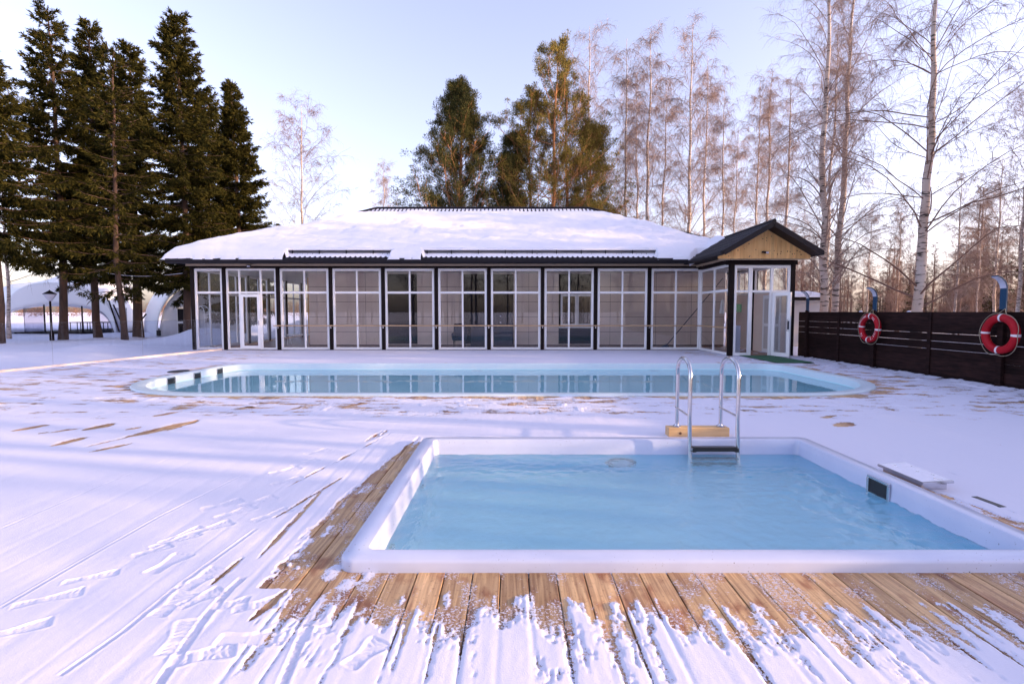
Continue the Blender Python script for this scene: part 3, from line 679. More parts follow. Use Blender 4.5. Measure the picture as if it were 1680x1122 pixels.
# floor, ceiling
m = MB(); m.box(-12.06, 9.05, F + .05, 30.8, -.05, .012); m.box(7.3, 9.05, 17.06, F + .048, -.05, .012); m.build('floor', M['floorwood'], pav)
m = MB(); m.box(-12.2, 9.1, F + .08, 30.9, 3.10, 3.13); m.box(7.2, 9.1, 17.08, F + .078, 3.02, 3.05); m.build('ceiling', M['ceiling'], pav)
# inner wall with siding
IW = 22.0
m = MB(); m.box(-8.6, 9.0, IW, 30.8, .014, 3.098); wl = m.build('inner_wall', M['siding'], pav)
j = MB()
for z in (.61, 1.245, 1.88, 2.515): j.box(-8.6, 9.0, IW - .004, IW - .0005, z - .008, z + .008)
for x in (-6.2, -2.74, .71, 4.16, 6.1, 7.6): j.box(x - .006, x + .006, IW - .0045, IW - .001, .02, 3.09)
j.build('joints', M['joint'], wl)
m = MB(); m.box(-8.6, 9.0, IW - .02, IW - .006, .014, .07); m.build('skirting', M['joint'], wl)
for a, b_ in ((-5.43, -4.02), (-2.08, .06), (1.98, 3.45)):
    m = MB(); m.box(a, b_, IW - .03, IW - .008, .10, 3.05, b=.004); m.build('dark_window', M['darkglass'], pav)
o = frame_panel(2.05, 3.40, .86, 2.2, None, [2.74], IW - .075, fw=.09, mw=.16, d=.03, name='inner_window')
m = MB(); m.box(1.98, 3.5, IW - .17, IW - .034, .78, .84, b=.006); m.build('window_sill', M['white'], pav)
# roof
EZ, SL, RX0, RX1, RY0, RD = 3.42, .49, -12.55, 9.75, 19.02, 6.08
RY1 = RY0 + 2 * RD
AX, AZ, ASL, AHW, AY0 = 7.95, 4.17, .585, 1.48, 15.9
def roof_d(X, Y): return np.minimum(np.minimum(X - RX0, RX1 - X), np.minimum(Y - RY0, RY1 - Y))
def roof_z(X, Y, wave=True):
    d = roof_d(X, Y); z = EZ + SL * d
    if wave:
        fr = (np.minimum(Y - RY0, RY1 - Y) <= np.minimum(X - RX0, RX1 - X))
        z = z + .02 * np.where(fr, np.cos(2 * pi * X / .185), np.cos(2 * pi * Y / .185)) - .022 * ((d / .35) % 1.0)
    return z
xs = np.arange(RX0, RX1 + .01, .031); ys = np.unique(np.concatenate([np.arange(RY0, RY0 + RD, .06), RY0 + RD + np.arange(0, RD + .01, .12)]))
X, Y = np.meshgrid(xs, ys)
rf = grid_mesh('roof', xs, ys, roof_z(X, Y), np.ones((len(ys) - 1, len(xs) - 1), bool), mat=M['metaltile'], parent=pav)
m = MB(); m.box(RX0 + .03, RX1 - .03, RY0 + .09, F - .17, 3.27, 3.30); m.box(RX0 + .03, -12.21, F - .168, RY1 - .1, 3.27, 3.30); m.box(9.12, RX1 - .05, F - .168, RY1 - .1, 3.27, 3.30); m.build('soffit', M['dark'], pav)
# ridge caps
m = MB(); rz = EZ + SL * RD + .015
m.tube([(RX0 + RD, RY0 + RD, rz), (RX1 - RD, RY0 + RD, rz)], .055, 8)
for a, b_ in (((RX0 + .1, RY0 + .1, EZ + .06), (RX0 + RD, RY0 + RD, rz)), ((RX1 - .1, RY0 + .1, EZ + .06), (RX1 - RD, RY0 + RD, rz))): m.tube([a, b_], .05, 8)
m.build('ridge_cap', M['metaltile'], rf, True)
# gutters and fascia
m = MB(); m.prism([(RY0 - .10, 3.40), (RY0 - .12, 3.31), (RY0 - .09, 3.235), (RY0 - .02, 3.215), (RY0 + .04, 3.24), (RY0 + .05, 3.40), (RY0 + .04, 3.40), (RY0 + .03, 3.26), (RY0 - .08, 3.27), (RY0 - .09, 3.40)], RX0 - .03, 6.5, 'x')
m.build('gutter', M['gutter'], pav)
m = MB(); m.box(RX0, 6.5, RY0 + .055, RY0 + .085, 3.22, 3.40); m.box(RX0 - .01, RX0 + .02, RY0 + .09, RY1, 3.22, 3.40); m.build('fascia', M['dark'], pav)
# main roof snow
RS = [(-8.45, -4.35), (-3.45, 5.45)]
xs = np.arange(RX0 - .16, RX1 + .1, .055); ys = np.concatenate([np.arange(RY0 - .14, RY0 + 1.0, .03), np.arange(RY0 + 1.02, RY0 + RD + .3, .07)])
X, Y = np.meshgrid(xs, ys); d = roof_d(X, Y); fr = (Y - RY0)
t = .19 + .12 * (fbm(X * .7, Y * .9, 81, 4) - .5) + .045 * sstep(.55, .75, fbm(X * 1.1, Y * 2.6, 90, 4)) * sstep(.5, 1.5, d) + .05 * (fbm(X * 2.3, Y * 2.5, 82, 3) - .5)
t = t + .16 * sstep(-8.5, -12.0, X)
edge_r = sstep(0, 1, 1) * np.sqrt(np.clip((d + .10 + .05 * (fbm(X * 3, Y * 3, 83) - .3)) / .28, 0, 1))
T = t * edge_r
topcut = 5.45 + .12 * (fbm(X * 1.1, Y * 0, 84) - .5)
hipr = (RX1 - X) - (Y - RY0)            # distance inside the right hip
hipl = (X - RX0) - (Y - RY0)
T *= sstep(0, .5, topcut - d) * np.where(hipr < .55, sstep(.05, .55, hipr), 1) * np.where((hipl < .5) & (X > -9.5), sstep(.0, .5, hipl), 1)
guard = np.zeros_like(X)
for a, b_ in RS:
    a2 = a + .25 * fbm(Y * 4, Y * 0, 85); b2 = b_ - .25 * fbm(Y * 4, Y * 0, 86)
    guard = np.maximum(guard, (X > a2) * (X < b2) * sstep(.44, .38, fr + .03 * (fbm(X * 5, Y * 0, 87) - .5)))
pin = .35 + .65 * fbm(X * 1.3, Y * 0 + 4, 88, 3)
front_edge = (fr < .25) * (1 - guard)
zz = EZ + SL * np.maximum(d, -.02) + np.where(T > .004, T, -.06)
dust = EZ + SL * d + (.018 + .022 * fbm(X * 3, Y * 3, 89)) * sstep(.06, .16, fr) - .012
zz = np.where(guard > .5, dust, zz)
zz = np.where((d > topcut - .1) & (d > 0) & (T < .02), EZ + SL * d - .006 - .02 * (d > 6.0), zz)
# the annex roof valley
az = AZ - ASL * np.abs(X - AX) + .07; inA = (np.abs(X - AX) < AHW + .1)
ann = inA & (az > zz - T)
zz = np.where(ann, np.maximum(zz, az + .18 * sstep(19.2, 20.4, Y) * sstep(1.6, .9, np.abs(X - AX + .2))), zz)
zz = np.where(ann & (Y < 19.4), zz - .25, zz)
hipgone = ((hipr < .5) & (T < .01)) | ((hipl < .45) & (X > -9.5) & (T < .01))
zz = np.where(hipgone & ~ann, EZ + SL * d - .012, zz)
snr = grid_mesh('roof_snow', xs, ys, zz, ~((guard[1:, 1:] > .5) & (fr[:-1, :-1] < .045)), smooth=True, mat=M['roofsnow'], parent=rf)
for a, b_ in RS:
    y0 = RY0 + .36; zb = EZ + SL * .36
    m = MB()
    for zo, yo in ((.07, 0), (.13, .02)): m.tube([(a + .1, y0 + yo, zb + zo), (b_ - .1, y0 + yo, zb + zo)], .02, 6)
    x = a + .3
    while x < b_:
        m.box(x - .012, x + .012, y0 - .02, y0 + .05, zb, zb + .15); m.obox((x, y0 + .04, zb + .14), (x, y0 + .3, zb + .14), .02, .012); x += rnd.choice((.9, .92, 1.0))
    m.box(a + .15, b_ - .1, y0 + .05, y0 + .062, zb + .02, zb + .10)
    m.build('snow_guard', M['metaltile'], rf)

# ---- annex
AF = 17.0
for (x0, x1, y0, y1) in ((7.09, 7.24, AF - .06, AF + .09), (9.08, 9.22, AF - .06, AF + .09), (9.08, 9.22, F - .3, F - .16)):
    m = MB(); m.box(x0, x1, y0, y1, 0, 3.0, b=.006); m.build('column', M['dark'], pav)
m = MB(); m.box(7.0, 9.26, AF - .10, AF + .1, 2.985, 3.125); m.box(7.02, 7.26, AF + .102, F - .13, 3.04, 3.125); m.box(9.06, 9.26, AF + .102, IW, 3.04, 3.125); m.build('header_beam', M['dark'], pav)
m = MB(); m.box(6.93, 7.0, AF - .1, F - .17, 3.14, 3.21, b=.004); m.box(6.55, 9.4, AF - .50, AF - .42, 3.10, 3.128, b=.004); m.build('batten', M['beige'], pav)
frame_panel(AF + .1, F - .05, .02, 3.03, 2.17, [(AF + F) / 2 + .02], 7.17, axis='y')
# front of annex: fixed lights round a doorway, glazing above
m = MB()
def fb(x0, x1, z0, z1): m.box(x0, x1, AF - .035, AF + .035, z0, z1, b=.005)
fb(7.25, 7.33, .02, 2.97); fb(8.99, 9.075, .02, 2.97); fb(7.72, 7.84, .02, 2.97); fb(8.43, 8.52, 2.15, 2.97)
fb(7.33, 7.72, .02, .12); fb(7.33, 7.72, 2.09, 2.16); fb(7.84, 8.99, 2.09, 2.16) ; fb(7.33, 7.72, 2.88, 2.97); fb(7.84, 8.43, 2.88, 2.97); fb(8.52, 8.99, 2.88, 2.97)
fb(8.41, 8.49, .02, 2.09)
fr_ = m.build('window', M['white'], pav)
g = MB(); g.box(7.31, 7.74, AF - .003, AF + .003, .10, 2.11); g.box(7.31, 7.74, AF - .003, AF + .003, 2.14, 2.9); g.box(7.82, 8.45, AF - .003, AF + .003, 2.14, 2.9); g.box(8.5, 9.01, AF - .003, AF + .003, 2.14, 2.9); g.box(8.47, 9.01, AF - .003, AF + .003, .05, 2.11)
g.build('pane', M['glass'], fr_)
# open door leaf
import mathutils
hx, hy = 8.50, AF - .06; ang = math.atan2(-.58, .30); L = .64
ux, uy = cos(ang), sin(ang); nx_, ny_ = -uy, ux
def leaf(mb, a, b_, z0, z1, t): mb.obox((hx + ux*a, hy + uy*a, (z0+z1)/2), (hx + ux*b_, hy + uy*b_, (z0+z1)/2), t, z1 - z0)
m = MB(); leaf(m, 0, .1, .03, 2.08, .06); leaf(m, L-.1, L, .03, 2.08, .06); leaf(m, .1, L-.1, .03, .15, .056); leaf(m, .1, L-.1, 1.97, 2.08, .056)
do = m.build('door', M['white'], pav); m = MB(); leaf(m, .09, L-.09, .14, 1.98, .006); m.build('pane', M['glass'], do)
m = MB(); px_, py_ = hx + ux*(L-.05), hy + uy*(L-.05)
m.tube([(px_-nx_*.03, py_-ny_*.03, 1.22), (px_-nx_*.09, py_-ny_*.09, 1.22), (px_-nx_*.09, py_-ny_*.09, .85), (px_-nx_*.03, py_-ny_*.03, .85)], .012, 8)
m.build('handle', M['steel'], do)
m = MB(); m.obox((px_-nx_*.036, py_-ny_*.036, .9), (px_-nx_*.036, py_-ny_*.036, 1.17), .06, .02, (nx_, ny_, 0)); m.build('lock_case', M['navy'], do)
# right wall of annex: siding below, glazing above
m = MB(); m.box(9.08, 9.14, AF + .092, F - .302, .014, 2.12); m.box(9.08, 9.14, F - .158, IW, .014, 2.12); m.build('side_wall', M['siding'], pav)
frame_panel(AF + .1, F - .31, 2.125, 3.03, None, [(AF + F) / 2 - .1], 9.11, axis='y', fw=.06)
frame_panel(F - .15, IW, 2.125, 3.03, None, [(F + IW) / 2], 9.11, axis='y', fw=.06)
m = MB(); m.box(9.055, 9.078, 17.5, 18.75, .02, 2.05, b=.004); idr = m.build('inner_door', M['white'], pav)
m = MB(); m.box(9.048, 9.054, 17.62, 18.62, .15, .95); m.box(9.048, 9.054, 17.62, 18.62, 1.05, 1.92); m.build('door_panel', M['ceiling'], idr)
# annex roof
def ar(x): return AZ - ASL * abs(x - AX)
m = MB(); th = .08
m.prism([(AX - AHW, ar(AX - AHW)), (AX, AZ), (AX + AHW, ar(AX + AHW)), (AX + AHW, ar(AX + AHW) - th), (AX, AZ - th - .01), (AX - AHW, ar(AX - AHW) - th)], AY0, 20.9, 'y')
aro = m.build('annex_roof', M['metaltile'], pav)
xs = np.arange(AX - AHW - .03, AX + AHW + .04, .0295); ys = np.arange(AY0 - .02, 20.8, .03); X, Y = np.meshgrid(xs, ys)
Z = AZ - ASL * np.abs(X - AX) + .028 + .016 * np.cos(2 * pi * Y / .185) + .02 * ((np.abs(X - AX) / .3) % 1.0)
grid_mesh('roof_tiles', xs, ys, Z, np.ones((len(ys)-1, len(xs)-1), bool), mat=M['metaltile'], parent=aro)
m = MB(); m.tube([(AX, AY0 - .03, AZ + .045), (AX, 20.7, AZ + .045)], .06, 8)
for s in (-1, 1): m.obox((AX, AY0 - .01, AZ - .04), (AX + s * (AHW + .02), AY0 - .01, ar(AX + AHW + .02) - .04), .03, .15)
m.build('barge_board', M['metaltile'], aro, True)
m = MB(); m.box(AX - AHW - .12, AX - AHW, AY0, RY0 - .1, 3.19, 3.32, b=.02); m.build('gutter', M['gutter'], pav)
m = MB(); m.box(AX + AHW, AX + AHW + .1, AY0, 20.5, 3.19, 3.32, b=.02); m.build('gutter', M['gutter'], pav)
m = MB(); m.box(AX - AHW + .02, 7.0, AY0 + .6, F - .2, 3.215, 3.235); m.build('soffit', M['dark'], pav)
# gable boards
gb = MB(); x = AX - AHW + .02; gy_ = 16.45; i = 0
while x < AX + AHW - .03:
    x1 = min(x + .098, AX + AHW - .02)
    def top(xx): return ar(xx) - th - .012
    pts = [(x + .002, 3.13), (x1 - .002, 3.13), (x1 - .002, top(x1))] + ([(AX, top(AX))] if x < AX < x1 else []) + [(x + .002, top(x))]
    if top(x) > 3.14 and top(x1) > 3.14: gb.prism(pts, gy_ - (.002 if i % 2 else 0), gy_ + .02, 'y')
    x = x1; i += 1
nboard = len(gb.f); kb = gb; rk = random.Random(3)
for _ in range(34):
    x = rk.uniform(AX - 1.2, AX + 1.2); z = rk.uniform(3.17, max(3.2, ar(x) - th - .08)); r_ = rk.uniform(.008, .02)
    kb.lathe([(r_, 0), (r_ * .9, -.003)], (x, gy_ - .0025, z), 8, 'y')
gbo = gb.build('gable_boards', M['pine'], pav); gbo.data.materials.append(M['knot'])
for p_ in gbo.data.polygons:
    if p_.index >= nboard: p_.material_index = 1
def floodlight(name, x, y, z):
    m = MB(); m.box(x - .05, x + .05, y - .05, y, z - .03, z + .03, b=.008); m.obox((x + .01, y - .05, z), (x + .05, y - .16, z - .03), .13, .07)
    o = m.build(name, M['black'], pav); m = MB(); m.obox((x + .052, y - .165, z - .031), (x + .055, y - .172, z - .033), .10, .05); m.build('lens', M['lampwhite'], o)
zx = pixP(1252, 414, gy_); floodlight('floodlight', zx[0], gy_ - .003, zx[1])
zx = pixP(408, 436, 19.6); floodlight('floodlight', zx[0], F - .165, zx[1])
# handrail
hr_ = thing('handrail', 'thin pale wooden handrail bolted across the dark columns of the glass facade', 'handrail', (0, F - .14, .94))
m = MB(); m.box(-9.05, 7.08, F - .165, F - .125, .915, .955, b=.008); m.box(7.04, 7.08, AF + .05, F - .167, .915, .955, b=.008); m.build('rail', M['railwood'], hr_)
for x in COLS[1:]:
    m = MB(); m.lathe([(.026, -.012), (.03, -.004), (.03, .004)], (x, F - .097, .86), 12, 'y'); m.box(x - .012, x + .012, F - .15, F - .09, .895, .914); m.build('bracket', M['steel'], hr_)

# ---- things inside
ch = thing('lounge_chair', 'dark upholstered lounge chair behind the glass left of the dark doorway', 'chair', (-2.15, 21.000, .012))
m = MB(); m.box(-2.42, -1.86, 20.800, 21.320, .30, .46, b=.05); m.build('seat', M['navy'], ch)
m = MB(); m.box(-2.40, -1.88, 21.260, 21.400, .42, .98, b=.05); m.box(-2.44, -2.36, 20.840, 21.300, .40, .62, b=.03); m.box(-1.92, -1.84, 20.840, 21.300, .40, .62, b=.03); m.build('backrest', M['navy'], ch)
for x in (-2.36, -1.92):
    for y in (20.860, 21.320): m = MB(); m.tube([(x, y, .012), (x * .98 - .04, y, .31)], [.012, .02], 8); m.build('leg', M['black'], ch)
cb = thing('cabinet', 'low dark blue cabinet with two pale knobs standing against the inner wall', 'cabinet', (-.9, 21.700, .012))
m = MB(); m.box(-1.72, .04, 21.550, 21.940, .06, 1.42, b=.01); m.build('carcass', M['navy'], cb)
for a, b_ in ((-1.70, -1.15), (-1.13, -.57), (-.55, .02)): m = MB(); m.box(a, b_, 21.525, 21.548, .1, 1.38, b=.004); m.build('door', M['navy'], cb)
for z in (1.28, 1.02): m = MB(); m.lathe([(.03, 0), (.035, -.02), (.02, -.03)], (-.48, 21.524, z), 12, 'y'); m.build('knob', M['lampwhite'], cb)
pb = thing('pool_brush', 'long dark blue pole with a brush head leaning against the beige inner wall', 'pool brush', (6.3, 21.0, .012))
a = np.array((6.27, 20.9, .14)); b_ = np.array((8.75, 21.6, 2.85)); m = MB(); m.tube([a, b_], .017, 8); m.build('pole', M['blue'], pb)
m = MB(); m.obox((6.05, 20.88, .05), (6.33, 20.92, .07), .1, .05); m.obox((6.12, 20.89, .08), (6.27, 20.9, .15), .16, .03); m.build('brush_head', M['blue'], pb)
tw = MB(); zt = pixP(1187, 492, 18.9); 
xs = np.linspace(-.09, .09, 14); ys = np.linspace(0, .5, 16); X, Y = np.meshgrid(xs, ys)
V = np.stack([zt[0] + X * (1 - .5 * (1 - Y * 2).clip(0)), 19.0 + .03 * np.sin(X * 70 + Y * 4), zt[1] - Y], -1).reshape(-1, 3); i = np.arange(16 * 14).reshape(16, 14)
o = mesh_np('towel', V, quads=np.stack([i[:-1,:-1], i[:-1,1:], i[1:,1:], i[1:,:-1]], -1).reshape(-1, 4), smooth=True, mat=M['paper']); s = o.modifiers.new('s', 'SOLIDIFY'); s.thickness = .012
tag(o, 'pale towel hanging inside the annex behind its side window', 'towel')
m = MB(); x0, z0 = pixP(1208, 512, AF); x1, z1 = pixP(1217, 499, AF); m.box(x0, x1, AF + .006, AF + .010, z0, z1, b=.001); o = m.build('notice', M['signgreen']); tag(o, 'small green rectangular notice on the narrow glass left of the open door', 'notice')
m = MB(); x0, z0 = pixP(1205.5, 584, AF + .3); x1, z1 = pixP(1215, 534, AF + .3); m.box(x0, x1, AF + .28, AF + .33, .015, z1, b=.01); o = m.build('board', M['lampwhite']); tag(o, 'pale lavender board standing behind the narrow annex window', 'board')
wt = thing('bench', 'small white tube frame bench inside the left end of the pavilion', 'bench', (-9.4, 22.9, .012))
m = MB()
for y in (22.7, 23.1): m.tube([(-9.85, y, .012), (-9.85, y, .44), (-9.0, y, .44), (-9.0, y, .012)], .014, 6)
m.build('frame', M['white'], wt); m = MB(); m.box(-9.88, -8.97, 22.68, 23.12, .452, .475, b=.005); m.build('seat', M['white'], wt)
ga = MB(); gx_, gy2 = -14.75, 24.6
for dy in (-.2, .2):
    pts = [(gx_ - .28, gy2 + dy, -.15), (gx_ - .28, gy2 + dy, 1.45)] + [(gx_ - .28 * cos(pi * i / 10), gy2 + dy, 1.45 + .3 * sin(pi * i / 10)) for i in range(1, 10)] + [(gx_ + .28, gy2 + dy, 1.45), (gx_ + .28, gy2 + dy, -.15)]
    ga.tube(pts, .014, 6)
for z in np.arange(.2, 1.5, .25):
    for s in (-.28, .28): ga.tube([(gx_ + s, gy2 - .2, z), (gx_ + s, gy2 + .2, z)], .01, 5)
for s in (-.2, 0, .2): ga.tube([(gx_ + s, gy2 - .2, 1.45 + math.sqrt(.078 - s*s) * 1.05), (gx_ + s, gy2 + .2, 1.45 + math.sqrt(.078 - s*s) * 1.05)], .01, 5)
o = ga.build('garden_arch', M['white']); tag(o, 'slim white metal garden arch in the snow seen through the leftmost window', 'garden arch')

# ================================================================== FENCE, RINGS, CURVED LAMPS
FX = 9.40
fe = thing('board_fence', 'dark brown horizontal board fence along the right side of the deck', 'fence', (FX, 8, 0))
m = MB(); z = .10; rf_ = random.Random(8); k = 0
while z < 1.44:
    hgt = min(.176, 1.452 - z)
    y = 17.0
    while y > -3.4:
        e = max(-3.4, y - 3.52); off = rf_.choice((0, 0, .004))
        sag = rf_.choice((.0, .0, .0, .003, .007))
        m.box(FX + off, FX + off + .022, e + .003, y - .003, z + sag, z + hgt + .001, b=.0015); y = e
    m_gap = .0
    z += hgt + m_gap; k += 1
m.box(FX + .002, FX + .02, -3.4, 17.0, -.10, .099)
m.build('boards', M['fence'], fe)
POSTS = [16.45, 13.40, 9.90, 6.4, 2.9, -.6]
for y in POSTS:
    m = MB(); m.box(FX - .075, FX - .003, y - .06, y + .06, -.05, 1.50, b=.006); m.build('post', M['fence'], fe)
for y in (14.9, 11.65, 8.2):
    m = MB(); m.box(FX - .025, FX - .002, y - .05, y + .05, .0, 1.45, b=.004); m.build('batten', M['fence'], fe)
m = MB()
for y in np.arange(-3, 17, 1.7):
    q = fbm(np.array([y * 3.1]), np.array([0.]), 5)[0]
    if q > .52: m.lathe([(.03, 1.452), (.05, 1.46), (.035, 1.475), (.01, 1.482)], (FX + .011, y, 0), 8)
if m.v: m.build('snow_clumps', M['snow'], fe, True)
labels = ['blue curved lamp on the fence post nearest the annex, partly behind the door', 'blue curved lamp on the fence post above the lettered life ring', 'large blue curved lamp on the fence post above the plain life ring at right']
for y, top, lab in zip(POSTS[:3], (477, 471, 452), labels):
    t = thing('curved_lamp', lab, 'lamp', (FX - .04, y, 1.5), group='curved lamps on the fence posts')
    ztop = pixP(1500, top, y)[1]; R_ = .26; zb = ztop - R_; w_ = .068
    def strip(r0, r1, a0, a1, straight=None, n=12):
        cx_ = FX - .03 - R_; inner = []; outer = []
        if straight is not None: inner.append((cx_ + r0, straight)); outer.append((cx_ + r1, straight))
        for i in range(n + 1):
            a = R(a0 + (a1 - a0) * i / n); inner.append((cx_ + r0 * cos(a), zb + r0 * sin(a))); outer.append((cx_ + r1 * cos(a), zb + r1 * sin(a)))
        return outer + inner[::-1]
    m = MB(); m.prism(strip(R_ - .018, R_ + .006, 0, 76, 1.47), y - w_, y + w_, 'y'); m.build('arm', M['blue'], t)
    m = MB(); m.prism(strip(R_ - .028, R_ - .0185, 4, 75), y - w_ * .9, y + w_ * .9, 'y'); m.build('diffuser', M['lampwhite'], t)

def text_mesh(s, size):
    cu = bpy.data.curves.new('t', 'FONT'); cu.body = s; cu.size = size; cu.extrude = .0015; cu.align_x = 'CENTER'; cu.align_y = 'CENTER'; cu.resolution_u = 2
    ob = bpy.data.objects.new('t', cu); COL.objects.link(ob); bpy.context.view_layer.update()
    me = bpy.data.meshes.new_from_object(ob); v = [tuple(q.co) for q in me.vertices]; f = [tuple(p.vertices) for p in me.polygons]
    bpy.data.objects.remove(ob); bpy.data.curves.remove(cu); bpy.data.meshes.remove(me); return v, f
def life_ring(px, post_y, label, words, twist):
    y = post_y + .02; cx_ = FX - .165; zc = pixP(px[0], px[1], y)[1]; y = FPX * cx_ / (px[0] - 840) * (cos(PITCH) + (561 - px[1]) / FPX * sin(PITCH))
    t = thing('life_ring', label, 'life ring', (cx_, y, zc), group='life rings on the fence')
    a_, b2 = .305, .073
    # local frame: ring lies in the y-z plane, faces -x ; u = toward -y (right in the picture), v = up
    vs = []; fs = []; N, K = 64, 14
    def P_(th, ph, rr=b2): return (-rr * .92 * sin(ph), -(a_ + rr * cos(ph)) * sin(th), (a_ + rr * cos(ph)) * cos(th))
    for i in range(N):
        for k in range(K): vs.append(P_(2*pi*i/N, 2*pi*k/K))
    for i in range(N):
        for k in range(K): fs.append((i*K+k, i*K+(k+1)%K, ((i+1)%N)*K+(k+1)%K, ((i+1)%N)*K+k))
    m = MB().add(vs, fs); m.build('ring', M['ring'], t, True, local=True)
    for q in range(4):
        c0 = pi / 2 * q + twist; vs = []; n = 6
        for i in range(n + 1):
            th = c0 - .066 + .132 * i / n
            for k in range(K): vs.append(P_(th, 2*pi*k/K, b2 + .0035))
        fs = [(i*K+k, i*K+(k+1)%K, (i+1)*K+(k+1)%K, (i+1)*K+k) for i in range(n) for k in range(K)]
        MB().add(vs, fs).build('band', M['ringwhite'], t, True, local=True)
    rp = MB(); pts = []
    for i in range(64):
        th = 2*pi*i/64; bulge = abs(sin(2 * (th - twist))); low = max(0, -cos(th)) ** 2
        pts.append((-.02 - .03 * (1 - bulge), -(a_ + b2 + .008 + .02 * bulge + .035 * low * bulge) * sin(th), (a_ + b2 + .008 + .02 * bulge + .05 * low * bulge) * cos(th)))
    rp.tube(pts, .006, 6, closed=True); rp.tube([(0, -.10, a_ + b2), (.05, -.02, a_ + b2 + .10), (.03, .10, a_ + b2)], .006, 6); rp.build('rope', M['rope'], t, True, local=True)
    if words:
        vs = []; fs = []
        for word, th0, flip, sz in words:
            for n_, chh in enumerate(word):
                if chh == ' ': continue
                v, f = text_mesh(chh, sz); th = R(th0) + (n_ - (len(word) - 1) / 2) * (sz * .72 / a_) * (-1 if flip else 1)
                base = len(vs)
                for (lx, ly, lz) in v:
                    if flip: lx, ly = -lx, -ly
                    r_ = a_ + ly; q = th + lx / a_
                    dp = math.sqrt(max(0, b2**2 - ly**2)) * .92
                    vs.append((-dp - .002 - lz, -r_ * sin(q), r_ * cos(q)))
                fs += [tuple(i + base for i in ff) for ff in f]
        MB().add(vs, fs).build('lettering', M['ringwhite'], t, local=True)
    return t
life_ring((1427, 538), 13.40, 'red life ring with white bands and white lettering on the middle fence post', [('СПАСЕНИЕ', -45, False, .068), ('НА', 40, False, .085), ('2,5КГ', 130, True, .085), ('ТУ', -130, True, .085)], R(6))
life_ring((1641, 547.5), 9.90, 'larger looking plain red life ring with four white bands on the near fence post', None, R(3))

# shed behind the fence
sh = thing('shed', 'small pale shed with snowy roof just behind the fence by the annex', 'shed', (13.4, 24, 0))
m = MB(); m.box(12.7, 14.0, 23.6, 25.6, -.1, 1.98); m.build('wall', M['ceiling'], sh)
m = MB(); m.prism([(23.3, 2.0), (25.9, 2.0), (25.9, 2.12), (24.6, 2.3), (23.3, 2.12)], 12.5, 14.25, 'x'); rr_ = m.build('roof', M['dark'], sh)
gx = np.linspace(12.48, 14.27, 30); gy = np.linspace(23.28, 25.92, 40); X, Y = np.meshgrid(gx, gy)
e = np.minimum(np.minimum(X - 12.48, 14.27 - X), np.minimum(Y - 23.28, 25.92 - Y)); Zs = 2.12 + .18 * (1 - np.abs(Y - 24.6) / 1.3) - .02 + .14 * np.sqrt(np.clip(e / .25, 0, 1)) + .04 * fbm(X * 3, Y * 3, 4)
grid_mesh('roof_snow', gx, gy, Zs, np.ones((39, 29), bool), smooth=True, mat=M['roofsnow'], parent=rr_)

# ================================================================== GLASS BARRIER, LAMP POST, TENTS
ba = thing('glass_barrier', 'low frameless glass barrier standing along the left edge of the deck', 'barrier', (-12, 15, 0))
def bxx(y): return -12.2 + .16 * (y - 12.3)
for a, b_ in ((8.1, 10.8), (10.8, 13.5), (13.5, 16.2), (16.2, 18.9), (18.9, 19.62)):
    m = MB(); m.obox((bxx(a + .01), a + .01, .6), (bxx(b_ - .01), b_ - .01, .6), .012, 1.14); m.build('glass_panel', M['barrier'], ba)
m = MB(); m.obox((bxx(8.1), 8.1, .035), (bxx(19.6), 19.6, .035), .07, .07); m.build('base_channel', M['siding'], ba)
m = MB(); m.obox((bxx(8.1), 8.1, 1.176), (bxx(19.6), 19.6, 1.176), .012, .005); m.build('top_edge', M['steel'], ba)
for y in (10.8, 13.5, 16.2, 18.9): m = MB(); m.box(bxx(y) - .002, bxx(y) + .002, y - .003, y + .003, .07, 1.17); m.build('joint_seal', M['steel'], ba)

lx, ly_ = pixG(85.5, 560, -.15)
lp = thing('lamp_post', 'dark park lamp post with inverted cone lantern in front of the white tent', 'lamp post', (lx, ly_, -.2))
m = MB(); m.lathe([(.11, -.25), (.11, .35), (.055, .4), (.05, 2.05), (.05, 2.1)], (lx, ly_, 0), 12); m.build('post', M['dark'], lp, True)
m = MB(); m.lathe([(.07, 2.05), (.13, 2.14), (.29, 2.40), (.29, 2.42)], (lx, ly_, 0), 16); m.build('lantern', M['lampwhite'], lp, True)
m = MB(); m.lathe([(.31, 2.42), (.31, 2.44), (.03, 2.62), (.01, 2.66)], (lx, ly_, 0), 16); m.build('cap', M['dark'], lp)

def sheet(name, V, parent, mt, th=.03, smooth=True):
    n, k = len(V), len(V[0]); i = np.arange(n * k).reshape(n, k)
    o = mesh_np(name, np.array(V, float).reshape(-1, 3), quads=np.stack([i[:-1,:-1], i[:-1,1:], i[1:,1:], i[1:,:-1]], -1).reshape(-1, 4), smooth=smooth, mat=mt, parent=parent)
    s = o.modifiers.new('thickness', 'SOLIDIFY'); s.thickness = th; return o
def pc(pts, Yv):
    """smooth curve through (px, py) picture samples placed on the vertical plane at depth Yv"""
    pts = np.array(pts, float); t = np.linspace(0, len(pts) - 1, 40); idx = np.arange(len(pts))
    xs_ = np.interp(t, idx, pts[:, 0]); ys_ = np.interp(t, idx, pts[:, 1])
    for _ in range(4): xs_[1:-1] = (xs_[:-2] + 2 * xs_[1:-1] + xs_[2:]) / 4; ys_[1:-1] = (ys_[:-2] + 2 * ys_[1:-1] + ys_[2:]) / 4
    return np.array([(pixP(a, b_, Yv)[0], Yv, pixP(a, b_, Yv)[1]) for a, b_ in zip(xs_, ys_)])
t1 = thing('arched_tent', 'wide white membrane tent with a low open arch behind the spruces', 'tent', (-33, 40, 0))
